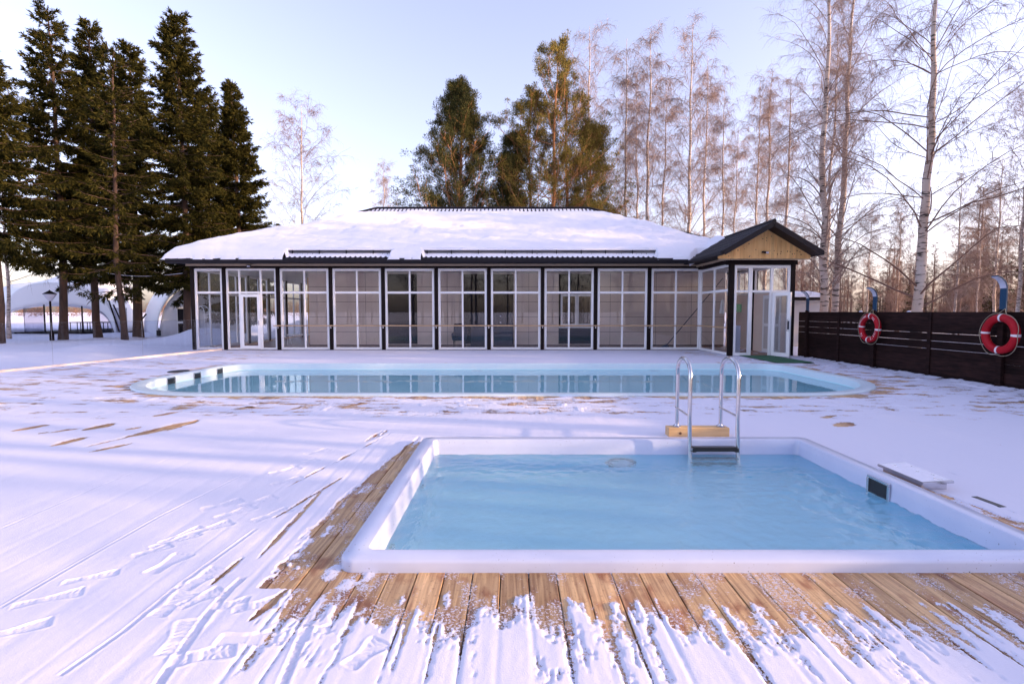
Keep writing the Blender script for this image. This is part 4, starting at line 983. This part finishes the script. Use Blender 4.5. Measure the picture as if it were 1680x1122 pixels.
rim = pc([(-2, 546), (2, 515), (8, 498), (20, 481), (34, 473), (49, 466), (64, 464), (79, 463.5), (98, 464), (118, 467), (147, 476), (173, 492), (187, 514), (192, 546)], 38.)
low = pc([(-2, 547), (0, 530), (8, 514), (22, 509), (39, 505), (58, 501), (79, 499), (95, 498.5), (110, 499), (125, 500.5), (141, 503), (163, 507), (180, 520), (189, 547)], 38.1)
sheet('valance', [rim + (low - rim) * f for f in np.linspace(0, 1, 6)], t1, M['membrane'])
back = pc([(-40, 540), (-25, 505), (0, 470), (20, 466), (50, 464), (79, 460), (98, 450), (125, 447), (150, 446), (185, 440), (205, 452), (222, 480), (232, 510), (238, 540)], 44.)
sheet('roof', [rim + (back - rim) * f + np.array((0, 0, -1.1)) * f * (1 - f) * np.clip((rim[:, 2:3] - 1) / 3, 0, 1) for f in np.linspace(0, 1, 12)], t1, M['membrane'])
rear = pc([(-10, 545), (5, 520), (20, 510), (40, 506), (60, 503), (79, 502), (98, 502), (118, 503), (147, 506), (165, 512), (180, 525), (186, 545)], 49.)
sheet('rear_roof', [back + (rear - back) * f for f in np.linspace(0, 1, 6)], t1, M['membrane'])
def film_panel(x0, x1):
    a = np.array([(pixP(x, 0, 38.3)[0], 38.3 + .06 * sin(x * 1.3)) for x in np.linspace(x0, x1, 10)])
    z1_ = pixP(90, 505, 38.3)[1]
    return [[(p_[0], p_[1], z) for p_ in a] for z in (-.1, z1_)]
for a, b_ in ((10, 46), (140, 186)): sheet('clear_curtain', film_panel(a, b_), t1, M['film'], .01)
for x_ in (72, 134):
    X_ = pixP(x_, 500, 38.6)[0]; m = MB(); m.tube([(X_, 38.6, -.1), (X_, 38.6, 2.1)], .05, 8); m.build('pole', M['dark'], t1)
m = MB()
for (p_, q, Yv) in (((178, 492), (196, 545), 38.), ((186, 500), (206, 543), 38.4), ((172, 491), (238, 491), 40.), ((240, 515), (228, 530), 38.)):
    A_ = pixP(*p_, Yv); B_ = pixP(*q, Yv); m.tube([(A_[0], Yv, A_[1]), (B_[0], Yv, B_[1])], .05, 6)
m.build('strut', M['dark'], t1)
X0, X1 = pixP(25, 545, 38.5)[0], pixP(186, 545, 38.5)[0]
m = MB(); m.box(X0, X1, 38.4, 48.5, -.3, -.04); m.box(X0 - .1, X1 + .1, 38.2, 38.4, -.3, -.1); m.build('platform', M['dark'], t1)
for i, (a, b_) in enumerate(((92, 112), (114, 134), (137, 158))):
    xa, xb_ = pixP(a, 0, 40.5)[0], pixP(b_, 0, 40.5)[0]
    tt = thing('table', ['left dark table under the open arch of the white tent, behind the lamp post', 'middle dark table under the open arch, right of the first bare lower trunk', 'right dark table under the open arch beside the second spruce trunk'][i], 'table', ((xa + xb_) / 2, 40.6, -.04), group='dark tables under the tent')
    m = MB(); m.box(xa, xb_, 40.2, 41.0, .62, .68, b=.01); m.build('table_top', M['black'], tt)
    for X_ in (xa + .06, xb_ - .06):
        for Y_ in (40.28, 40.92): m = MB(); m.tube([(X_, Y_, -.04), (X_, Y_, .62)], .03, 6); m.build('leg', M['black'], tt)
t2 = thing('barrel_tent', 'white barrel shaped tent with door in its end wall beside the pavilion', 'tent', (-21, 35, 0))
def arch(cx_, Yv, r_, h__, n=24): return np.array([(cx_ - r_ * cos(pi * i / n), Yv, -.2 + h__ * sin(pi * i / n) ** .85) for i in range(n + 1)])
A1 = arch(-20.3, 34., 3.0, 3.55); A2 = arch(-25.2, 40.5, 3.6, 4.3)
sheet('membrane', [A1 + (A2 - A1) * f + np.array((0, 0, -.15)) * sin(pi * f) for f in np.linspace(0, 1, 8)], t2, M['membrane'])
A3 = arch(-20.3, 34.15, 2.92, 3.47); base = A3.copy(); base[:, 2] = -.2
sheet('end_wall', [A3 + (base - A3) * f for f in np.linspace(0, 1, 4)], t2, M['membrane'], .02)
x0, z1 = pixP(289, 505, 34.); x1, z0 = pixP(303, 545, 34.)
m = MB(); m.box(x0, x1, 34.05, 34.1, -.1, z1); dd = m.build('door', M['white'], t2)
m = MB(); m.box(x0 + .06, x1 - .06, 34.03, 34.045, .85, z1 - .06); m.box(x0 + .06, x1 - .06, 34.03, 34.045, 0, .7); m.build('pane', M['darkglass'], dd)
x0, z1 = pixP(258, 543, 33.9); m = MB(); m.box(x0, x0 + .2, 33.8, 33.96, -.1, z1 + .05, b=.01); m.build('socket_box', M['black'], t2)
# cable between the spruces
m = MB(); A_ = pixP(140, 440, 28.9); B_ = pixP(305, 449, 28.9); m.tube([(A_[0] + (B_[0] - A_[0]) * f, 28.6, A_[1] + (B_[1] - A_[1]) * f - .3 * sin(pi * f)) for f in np.linspace(0, 1, 12)], .014, 5)
o = m.build('overhead_cable', M['lampwhite']); tag(o, 'pale sagging cable strung between the spruce trunks at left', 'cable')
# ================================================================== TREES
def frusta(p0, p1, r0, r1, n=3):
    p0 = np.asarray(p0, float); p1 = np.asarray(p1, float); r0 = np.asarray(r0, float)[:, None]; r1 = np.asarray(r1, float)[:, None]
    d = p1 - p0; d /= np.linalg.norm(d, axis=1, keepdims=True) + 1e-9
    a = np.where(np.abs(d[:, 2:3]) < .9, np.array([[0, 0, 1.]]), np.array([[1., 0, 0]])); u = np.cross(d, a); u /= np.linalg.norm(u, axis=1, keepdims=True) + 1e-9; v = np.cross(d, u)
    N = len(p0); V = np.empty((N, 2 * n, 3))
    for k in range(n):
        c, s = cos(2*pi*k/n), sin(2*pi*k/n); o = u * c + v * s; V[:, k] = p0 + o * r0; V[:, n + k] = p1 + o * r1
    base = (np.arange(N) * 2 * n)[:, None]
    q = np.concatenate([base + np.array([[k, (k+1) % n, n + (k+1) % n, n + k]]) for k in range(n)])
    return V.reshape(-1, 3), q
def chains(start, dirs, length, nseg, r0, r1, droop, rng, wob=.12):
    """grow N chains at once; droop pulls direction down per segment. returns points (nseg+1,N,3), radii"""
    N = len(start); P = [start]; D = dirs / np.linalg.norm(dirs, axis=1, keepdims=True); L = (length / nseg)[:, None]
    for i in range(nseg):
        D = D + rng.normal(0, wob, (N, 3)); D[:, 2] -= droop * (i + 1) / nseg; D /= np.linalg.norm(D, axis=1, keepdims=True)
        P.append(P[-1] + D * L)
    rad = [r0 + (r1 - r0) * i / nseg for i in range(nseg + 1)]
    return np.array(P), rad
def segs_of(P, rad):
    p0 = P[:-1].reshape(-1, 3); p1 = P[1:].reshape(-1, 3)
    return p0, p1, np.concatenate([np.broadcast_to(rad[i], P.shape[1]) for i in range(len(P) - 1)]), np.concatenate([np.broadcast_to(rad[i + 1], P.shape[1]) for i in range(len(P) - 1)])
def sample_chain(P, rng, k, lo=.15, hi=1.):
    """k points on each chain with tangents"""
    S, N = P.shape[0] - 1, P.shape[1]
    t = rng.uniform(lo, hi, (k, N)) * S; i = np.minimum(t.astype(int), S - 1); f = (t - i)[..., None]; c = np.arange(N)[None, :]
    a = P[i, c]; b = P[i + 1, c]; T = b - a; T /= np.linalg.norm(T, axis=-1, keepdims=True) + 1e-9
    return (a + (b - a) * f).reshape(-1, 3), T.reshape(-1, 3), (t / S).reshape(-1)

def birch_mesh(seed, H=22, base=.12, r0=.16, nb=48, n2=9, n3=7, spread=.26, rise=(38, 62), droop=.25, tw=.0075, pend=.9, lean=0, fork=None):
    rng = np.random.default_rng(seed); S = 22
    z = np.linspace(-.3, H, S); x = np.cumsum(rng.normal(0, .05, S)) * (H / 22) + lean * (z.clip(0) / H) ** 1.3; y = np.cumsum(rng.normal(0, .05, S)) * (H / 22)
    T = np.stack([x - x[0], y - y[0], z], 1); rad = r0 * (1 - z.clip(0) / H) ** .85 + .012; rad[0] *= 1.35; rad[1] *= 1.1
    tr = MB().tube([tuple(p) for p in T], list(rad), 10)
    def at(t): return np.stack([np.interp(t * H, z, T[:, k]) for k in range(3)], -1)
    t = np.sort(rng.uniform(base, .97, nb)); st = at(t); az = np.arange(nb) * 2.4 + rng.normal(0, .5, nb)
    el = np.radians(rng.uniform(rise[0], rise[1], nb) + 10 * t)     # above horizontal
    L = H * spread * (1.15 - t) ** .6 * rng.uniform(.6, 1.25, nb) * np.where(t < base + .12, .75, 1)
    D = np.stack([np.cos(az) * np.cos(el), np.sin(az) * np.cos(el), np.sin(el)], 1)
    rb = np.interp(t * H, z, rad) * rng.uniform(.13, .24, nb)
    P1, R1 = chains(st, D, L, 8, rb, np.full(nb, tw * 1.2), droop, rng, .09)
    s2, T2, u2 = sample_chain(P1, rng, n2, .18, 1.0); N2 = len(s2); L1 = np.tile(L, n2)
    D2 = T2 * .8 + rng.normal(0, .55, (N2, 3)); D2[:, 2] += .15
    L2 = L1 * rng.uniform(.18, .42, N2) * (1.15 - .6 * u2)
    P2, R2 = chains(s2, D2, L2, 4, np.full(N2, tw * 1.9) * (1.1 - .4 * u2), np.full(N2, tw * .9), .25 * pend, rng, .16)
    s3, T3, u3 = sample_chain(P2, rng, n3, .2, 1.0); N3 = len(s3)
    D3 = T3 * .6 + rng.normal(0, .5, (N3, 3)); D3[:, 2] -= .1
    P3, R3 = chains(s3, D3, rng.uniform(.25, .75, N3) * H / 22 * 1.15, 3, np.full(N3, tw), np.full(N3, tw * .55), .75 * pend, rng, .12)
    parts = [frusta(*segs_of(P1, R1), n=5), frusta(*segs_of(P2, R2), n=3), frusta(*segs_of(P3, R3), n=3)]
    V = np.concatenate([a for a, _ in parts]); off = np.cumsum([0] + [len(a) for a, _ in parts[:-1]])
    return tr, V, np.concatenate([q + o for (_, q), o in zip(parts, off)])

def needle_quads(C, D, L, W, rng):
    """one narrow tapered quad per entry, axis D, random roll"""
    N = len(C); D = D / (np.linalg.norm(D, axis=1, keepdims=True) + 1e-9); r = rng.normal(0, 1, (N, 3)); S = np.cross(D, r); S /= np.linalg.norm(S, axis=1, keepdims=True) + 1e-9
    L = L[:, None]; W = W[:, None]; V = np.empty((N, 4, 3))
    V[:, 0] = C - S * W * .35; V[:, 1] = C + D * L * .45 - S * W * .5 * -1; V[:, 2] = C + D * L; V[:, 3] = C + D * L * .45 - S * W * .5
    V[:, 0] = C
    return V.reshape(-1, 3), np.arange(N * 4).reshape(-1, 4)

def spruce_mesh(seed, H=18, R0=3.1, base=.22, whorl=.30, per=6, dens=15, r0=.2, sparse=0., side=0, gold=.0, sp=.75):
    rng = np.random.default_rng(seed); S = 14; z = np.linspace(-.3, H, S)
    x = np.cumsum(rng.normal(0, .04, S)); y = np.cumsum(rng.normal(0, .04, S)); T = np.stack([x - x[0], y - y[0], z], 1); rad = r0 * (1 - z.clip(0) / H) ** .8 + .012; rad[0] *= 1.3
    tr = MB().tube([tuple(p) for p in T], list(rad), 10)
    zs = []; h_ = base * H
    while h_ < H * .985: zs += [h_ + rng.uniform(-.1, .1) for _ in range(max(3, int(per * (1 if h_ < H * .85 else .8))))]; h_ += whorl * (1.15 - .55 * h_ / H)
    zs = np.array(zs); zs = zs[rng.random(len(zs)) > sparse * (.3 + .7 * vnoise(zs * .8, zs * 0, seed))]; nb = len(zs); f = (zs - base * H) / (H * (1 - base))
    L = R0 * ((1 - f) ** sp) * rng.uniform(.42, 1.2, nb) * (.8 + .35 * vnoise(zs * .7, zs * 0, seed + 5)) * np.where(f < .1, .75, 1) + .18
    az = rng.uniform(0, 2 * pi, nb); L *= 1 + side * np.cos(az - .4)
    el = np.radians(-18 + 48 * f ** 1.5 + rng.normal(0, 7, nb)); D = np.stack([np.cos(az) * np.cos(el), np.sin(az) * np.cos(el), np.sin(el)], 1)
    st = np.stack([np.interp(zs, z, T[:, 0]), np.interp(zs, z, T[:, 1]), zs], 1)
    P1, R1 = chains(st, D, L, 6, np.full(nb, .02) + .012 * L / R0, np.full(nb, .006), -.12, rng, .07)
    # twigs hanging off every branch
    cnt = np.maximum(2, (L * dens).astype(int)); idx = np.repeat(np.arange(nb), cnt); u = rng.uniform(.12, 1, len(idx)); s = u * 6; i = np.minimum(s.astype(int), 5); ff = (s - i)[:, None]
    a = P1[i, idx]; b = P1[i + 1, idx]; Tn = b - a; Tn /= np.linalg.norm(Tn, axis=1, keepdims=True); C = a + (b - a) * ff
    sd = np.cross(Tn, np.array([[0, 0, 1.]])); sgn = rng.choice([-1, 1], len(idx))[:, None]; tl = rng.uniform(.18, .55, len(idx)) * (1.15 - .75 * u) * (.45 + .55 * L[idx] / R0) + .1
    Dt = Tn * .75 + sd * sgn * rng.uniform(.2, .9, (len(idx), 1)) + rng.normal(0, .15, (len(idx), 3)); Dt[:, 2] -= rng.uniform(.3, 1.5, len(idx)) * (1 - f[idx]) ** .5
    Dt /= np.linalg.norm(Dt, axis=1, keepdims=True)
    m = 10; tt = rng.uniform(0, .9, (len(idx), m)); Cn = (C[:, None] + Dt[:, None] * (tl[:, None] * tt)[..., None]).reshape(-1, 3)
    Dn = (Dt[:, None] + rng.normal(0, .42, (len(idx), m, 3))).reshape(-1, 3); N = len(Cn)
    V1, q1 = needle_quads(Cn, Dn, rng.uniform(.12, .30, N), rng.uniform(.03, .065, N), rng)
    Vb, qb = frusta(*segs_of(P1, R1), n=4)
    return tr, (V1, q1), (Vb, qb)

def pine_mesh(seed, H=21, R0=4.2, base=.3, limbs=70, r0=.2, stems=1, cone=.9, clr=.36, dens=70):
    rng = np.random.default_rng(seed); tr = MB(); Ts = []
    for s in range(stems):
        S = 14; hh = H * (1 - .08 * s); z = np.linspace(-.3, hh, S); x = np.cumsum(rng.normal(0, .07, S)) + s * 1.0 * (1 if s % 2 else -1) * .9; y = np.cumsum(rng.normal(0, .07, S)) + s * .4
        T = np.stack([x, y, z], 1); rad = r0 * (1 - z.clip(0) / hh) ** .7 * (1 - .2 * s) + .015; tr.tube([tuple(p) for p in T], list(rad), 9); Ts.append((T, z, hh))
    AV = []; AQ = []; BV = []; BQ = []; o1 = o2 = 0
    for T, z, hh in Ts:
        nb = limbs // stems; f = np.sort(rng.uniform(0, 1, nb)) ** .9; zs = hh * (base + (1 - base) * f * .985); st = np.stack([np.interp(zs, z, T[:, 0]), np.interp(zs, z, T[:, 1]), zs], 1)
        az = np.arange(nb) * 2.4 + rng.normal(0, .5, nb); L = R0 * np.minimum(1, (1.04 - f)) ** cone * rng.uniform(.5, 1.15, nb) * (.7 + .3 * np.minimum(1, f * 5)) + .3
        el = np.radians(5 + 45 * f + rng.normal(0, 9, nb)); D = np.stack([np.cos(az) * np.cos(el), np.sin(az) * np.cos(el), np.sin(el)], 1)
        P1, R1 = chains(st, D, L, 6, np.full(nb, .05) * (1.2 - f), np.full(nb, .012), -.22, rng, .13)
        s2, T2, u2 = sample_chain(P1, rng, 8, .35, 1.); N2 = len(s2); D2 = T2 * .8 + rng.normal(0, .5, (N2, 3)); D2[:, 2] += .3
        P2, R2 = chains(s2, D2, np.tile(L, 8) * rng.uniform(.1, .3, N2) + .15, 3, np.full(N2, .014), np.full(N2, .006), -.3, rng, .15)
        cc = np.concatenate([P2[-1], P2[2], P1[-1]]); cc = cc[rng.random(len(cc)) < .8]; K = len(cc); cr = clr * rng.uniform(.55, 1.2, K)
        o = rng.normal(0, 1, (K, dens, 3)); o /= np.linalg.norm(o, axis=2, keepdims=True); o *= rng.uniform(.1, 1, (K, dens, 1)) ** .5; o[..., 2] *= .8
        C = (cc[:, None] + o * cr[:, None, None]).reshape(-1, 3); Dn = (o * .8 + rng.normal(0, .5, o.shape) + np.array([0, 0, .7])).reshape(-1, 3); N = len(C)
        V, q = needle_quads(C, Dn, rng.uniform(.12, .24, N), rng.uniform(.025, .045, N), rng); AV.append(V); AQ.append(q + o1); o1 += len(V)
        for P_, R_ in ((P1, R1), (P2, R2)): V, q = frusta(*segs_of(P_, R_), n=4); BV.append(V); BQ.append(q + o2); o2 += len(V)
    return tr, (np.concatenate(AV), np.concatenate(AQ)), (np.concatenate(BV), np.concatenate(BQ))

def copy_tree(o, label, loc, rz=0, sc=(1, 1, 1)):
    r = o.copy(); COL.objects.link(r); r.location = loc; r.rotation_euler = (0, 0, rz); r.scale = sc; r['label'] = label
    for c in o.children:
        k = c.copy(); COL.objects.link(k); k.parent = r
        for g in c.children:
            kk = g.copy(); COL.objects.link(kk); kk.parent = k
    return r
def conifer(kind, name, label, cat, loc, gen, barkm, leafm, group=None, rz=0, sc=(1, 1, 1)):
    t = thing(name, label, cat, loc, rz, group); t.scale = sc
    tr, (V1, q1), (Vb, qb) = gen
    tr.build('trunk', M[barkm], t, True, local=True)
    me_ = mesh_np('crown', V1, quads=q1, mat=M[leafm]); me_.parent = t
    b_ = mesh_np('branches', Vb, quads=qb, mat=M[barkm], smooth=True); b_.parent = t
    return t
def place(px, py, Y=None, z=-.2):
    if Y is None: return pixG(px, py, z)
    return (pixP(px, 500, Y)[0], Y)
GS = 'tall spruces left of the pavilion'
def hgt(px, top, Y): return pixP(px, top, Y)[1] + .2
spr = [ # px, base y or None, Y, top px y, label, params
    (-6, None, 24.5, 62, 'sunlit golden green spruce cut off by the left edge of the picture', dict(seed=11, R0=2.7, base=.30, dens=17, sparse=.15)),
    (100, None, 28.9, 8, 'tall dark spruce with long left limbs, second from the left edge', dict(seed=12, R0=2.2, base=.22, dens=15, sparse=.25, side=-.12, sp=.6)),
    (160, None, 31.0, 28, 'dark narrow spruce just left of the thin sunlit one', dict(seed=13, R0=2.0, base=.20, dens=17, sp=.7)),
    (203, None, 27.2, 80, 'thin sparse sunlit spruce with bare upper branches in front of the dark ones', dict(seed=14, R0=1.9, base=.16, dens=11, sparse=.62, r0=.15, sp=.45)),
    (225, None, 32.6, 72, 'thick trunked dark spruce behind the thin sunlit spruce', dict(seed=15, R0=2.5, base=.2, dens=17, r0=.27, sp=.6)),
    (305, None, 30.3, 22, 'tallest dark spruce with a pointed sunlit tip, behind the left end of the roof', dict(seed=16, R0=2.3, base=.17, dens=18, sp=.62)),
    (345, None, 36.0, 150, 'dark spruce wedged between the tallest spruce and the dense rightmost one', dict(seed=18, R0=2.1, base=.12, dens=16, sp=.6)),
    (398, None, 34.0, 130, 'dense cone shaped spruce, rightmost of the spruces beside the roof', dict(seed=17, R0=2.4, base=.08, dens=20, whorl=.26, sp=.75)),
]
for px, _, Yv, top, lab, kw in spr:
    H_ = hgt(px, top, Yv); X_ = pixP(px, 500, Yv)[0]; kw = dict(kw); sd = kw.pop('seed')
    if sd != 14: kw['R0'] *= 1.2; kw['dens'] = int(kw['dens'] * 1.25)
    conifer('s', 'spruce_tree', lab, 'spruce', (X_, Yv, -.2), spruce_mesh(sd, H=H_, **kw), 'bark_spruce', 'spruce', GS)
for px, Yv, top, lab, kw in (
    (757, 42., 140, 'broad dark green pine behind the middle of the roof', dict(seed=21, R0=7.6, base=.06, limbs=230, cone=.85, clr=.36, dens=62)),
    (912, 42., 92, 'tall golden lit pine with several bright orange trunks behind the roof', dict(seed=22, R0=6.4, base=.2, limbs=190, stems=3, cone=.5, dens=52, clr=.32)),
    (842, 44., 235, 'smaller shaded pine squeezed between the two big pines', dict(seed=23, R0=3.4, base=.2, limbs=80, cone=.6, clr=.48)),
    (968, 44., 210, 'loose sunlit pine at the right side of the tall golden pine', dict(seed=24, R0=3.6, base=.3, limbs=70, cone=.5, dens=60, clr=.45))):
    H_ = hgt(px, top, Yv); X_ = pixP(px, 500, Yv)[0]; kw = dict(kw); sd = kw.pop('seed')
    conifer('p', 'pine_tree', lab, 'pine', (X_, Yv, -.2), pine_mesh(sd, H=H_, **kw), 'bark_pine', 'pinelit' if sd in (22, 24) else 'pineshaded', 'pines behind the roof')

def birch_thing(label, loc, gen, group, twig='twigpink', rz=0):
    t = thing('birch_tree', label, 'birch', loc, rz, group); tr, V, q = gen
    tr.build('trunk', M['bark_birch'], t, True, local=True); c = mesh_np('crown', V, quads=q, mat=M[twig]); c.parent = t
    return t
GB = 'bare birches behind the pavilion and fence'
# near birches right of the annex, each its own mesh
near = [ (1501, 16.4, -60, 'largest bare birch, thick white trunk rising right behind the fence', dict(seed=31, r0=.155, nb=56, n2=12, n3=13, spread=.40, rise=(8, 52), droop=.18, tw=.0034, base=.10), 'twig'),
         (1349, 20.5, -70, 'left of the two white birch trunks beside the annex roof', dict(seed=32, r0=.155, nb=66, n2=12, n3=9, spread=.24, rise=(45, 68), tw=.0032, base=.12), 'twigpink'),
         (1369, 21.8, -50, 'right of the two white birch trunks beside the annex roof, slightly thinner', dict(seed=33, r0=.14, nb=64, n2=12, n3=9, spread=.24, rise=(42, 66), tw=.0032, base=.14, lean=.5), 'twigpink')]
for px, Yv, top, lab, kw, tw_ in near:
    H_ = hgt(px, top, Yv) + 1.5; X_ = pixP(px, 500, Yv)[0]; sd = kw.pop('seed'); birch_thing(lab, (X_, Yv, -.2), birch_mesh(sd, H=H_, **kw), GB, tw_)
protos = {}
def proto(k):
    if k not in protos:
        kw = {0: dict(seed=41, nb=58, n2=12, n3=9, spread=.20, rise=(48, 68)), 1: dict(seed=42, nb=64, n2=12, n3=9, spread=.24, rise=(44, 66)),
              2: dict(seed=43, nb=50, n2=11, n3=10, spread=.18, rise=(45, 70), r0=.12), 3: dict(seed=44, nb=56, n2=12, n3=10, spread=.38, rise=(22, 55), droop=.1, r0=.15, base=.2)}[k]
        sd = kw.pop('seed'); protos[k] = [birch_mesh(sd, H=22, tw=.0052, **kw), None]
    return protos[k]
far = [ (497, 40, 172, 3, 'lone bare birch between the dark spruces and the pines'), (634, 60, 268, 0, 'small distant pale birch just left of the broad dark pine'),
    (1024, 43, 60, 2, 'slim bare birch right next to the loose pine'), (962, 47, 42, 1, 'tall bare birch rising behind the golden pine'),
    (1064, 42, 55, 0, 'tall bare birch with dark spotted trunk above the right end of the ridge'), (1083, 45, 130, 2, 'thinner birch just right of the dark spotted one'),
    (1124, 40, 38, 1, 'full crowned birch with thick lit trunk above the right roof slope'), (1184, 46, 150, 2, 'slender birch midway between the full crowned birch and the annex gable'),
    (1200, 52, 210, 2, 'low thin birch left of the annex gable'), (1236, 44, 130, 2, 'slim birch directly left of the gable peak'),
    (1252, 40, 120, 0, 'golden lit birch rising behind the gable peak'), (1289, 36, 125, 1, 'birch with forked top just right of the gable peak'),
    (1352, 34, 40, 2, 'thin birch seen between the two white trunks'), (1566, 30, 285, 1, 'white trunked birch in the woods right of the largest birch'),
    (1632, 34, 250, 1, 'bare birch above the near life ring'), (1603, 42, 300, 2, 'slim bare birch left of the one above the near life ring'),
    (1422, 44, 330, 2, 'short bare birch above the middle curved lamp'), (1470, 40, 330, 0, 'dark stemmed bare birch just left of the largest birch'),
    (1668, 26, 120, 3, 'spreading bare birch at the right edge of the picture'), (12, 33, 150, 3, 'spreading bare birch low behind the golden spruce at the left edge'),
    (1150, 55, 90, 2, 'pale far birch between the full crowned birch and its slender neighbour'), (1045, 56, 110, 2, 'pale far birch left of the dark spotted one')]
for i, (px, Yv, top, k, lab) in enumerate(far):
    H_ = hgt(px, top, Yv); X_ = pixP(px, 500, Yv)[0]; s_ = H_ / 22; pr = proto(k)
    if pr[1] is None:
        tw_ = 'twigpink' if k != 3 else 'twig'
        pr[1] = birch_thing(lab, (X_, Yv, -.2), pr[0], GB, tw_, rz=i * 1.7); pr[1].scale = (s_, s_, s_)
    else: copy_tree(pr[1], lab, (X_, Yv, -.2), rz=i * 1.7, sc=(s_, s_, s_))

# woods: masses of bare trees nobody could count (right, behind the pavilion, behind the viewer)
rw = np.random.default_rng(77)
lowp = []
for sd, kw in ((51, dict(nb=26, n2=7, n3=4, spread=.22, rise=(40, 68))), (52, dict(nb=30, n2=7, n3=4, spread=.17, rise=(45, 70))), (53, dict(nb=34, n2=7, n3=4, spread=.27, rise=(25, 60)))):
    tr, V, q = birch_mesh(sd, H=14, tw=.010, r0=.12, base=.12, **kw)
    tv = np.array(tr.v); tq = np.array([f for f in tr.f if len(f) == 4]); lowp.append((np.concatenate([V, tv]), np.concatenate([q, tq + len(V)])))
def woods(name, label, spots, mt, kinds=lowp, cat='woods'):
    VV = []; QQ = []; o = 0
    for (x, y, s) in spots:
        V, q = kinds[rw.integers(len(kinds))]; a = rw.uniform(0, 2*pi); c, sn_ = cos(a), sin(a); W_ = V * s
        W_ = np.stack([W_[:, 0] * c - W_[:, 1] * sn_ + x, W_[:, 0] * sn_ + W_[:, 1] * c + y, W_[:, 2] - .2], 1); VV.append(W_); QQ.append(q + o); o += len(V)
    ob = mesh_np(name, np.concatenate(VV), quads=np.concatenate(QQ), mat=mt); tag(ob, label, cat, kind='stuff'); return ob
sp_ = []
for _ in range(175):      # woods seen above the fence
    Yv = rw.uniform(46, 78); px = rw.uniform(1290, 1950); X_ = (px - 840) / 850 * Yv; sp_.append((X_, Yv, rw.uniform(.5, .8) * (.8 + .45 * (px > 1560))))
for _ in range(150): Yv = rw.uniform(38, 62); px = rw.uniform(1290, 1950); sp_.append(((px - 840) / 850 * Yv, Yv, rw.uniform(.2, .42)))
woods('woods', 'brown bare woods beyond the fence at right', sp_, M['twig'])
sp_ = [((rw.uniform(960, 1330) - 840) / 850 * 75, rw.uniform(62, 90), rw.uniform(.6, .95)) for _ in range(26)]
woods('woods', 'far pale bare woods behind the right end of the pavilion', sp_, M['twigpink'])
sp_ = []  # out-of-view trees added to filter the low sun across the deck
for _ in range(76): y_ = rw.uniform(-16, 14) if _ < 58 else rw.uniform(12, 26); sp_.append((max(14, y_ * 1.08 + 3) + rw.uniform(0, 26), y_, rw.uniform(.8, 1.2) if y_ < 12 else rw.uniform(.9, 1.25)))
woods('woods', 'unseen bare woods added along the outside of the fence to filter the sun', sp_, M['twig'])
sp_ = [(rw.uniform(-36, 34), -rw.uniform(16, 40), rw.uniform(.8, 1.25)) for _ in range(60)]
woods('woods', 'bare woods mirrored in the pavilion windows', sp_, M['twigdark'])
lowc = []
for sd in (61, 62):
    tr, (V1, q1), (Vb, qb) = spruce_mesh(sd, H=9, R0=2.3, base=.04, dens=5, whorl=.4, per=5); V1 = V1
    lowc.append((V1, q1))
sp_ = []
for _ in range(90): Yv = rw.uniform(44, 70); px = rw.uniform(1400, 2100); sp_.append(((px - 840) / 850 * Yv, Yv, rw.uniform(.35, .8) * (.7 + .5 * (px > 1540))))
woods('woods', 'low dark evergreen undergrowth among the bare trunks beyond the fence', sp_, M['spruce'], lowc)
sp_ = []  # denser evergreens added out of view to shade the lower left spruces
for _ in range(24): y_ = rw.uniform(12, 26); sp_.append((max(17, y_ * 1.1 + 6) + rw.uniform(0, 22), y_, rw.uniform(1.0, 1.55)))
woods('woods', 'unseen dark evergreens added beyond the right edge to shade the spruces', sp_, M['spruce'], lowc)
tiny = []
for sd in (71, 72, 73):
    tr, V, q = birch_mesh(sd, H=9, tw=.05, r0=.1, base=.05, nb=16, n2=5, n3=2, spread=.32, rise=(25, 60))
    tiny.append((V, q))
sp_ = [(rw.uniform(-170, -55), rw.uniform(150, 185), rw.uniform(.35, .6)) for _ in range(260)]
woods('woods', 'distant brown tree line beyond the white tents', sp_, M['twig'], tiny)
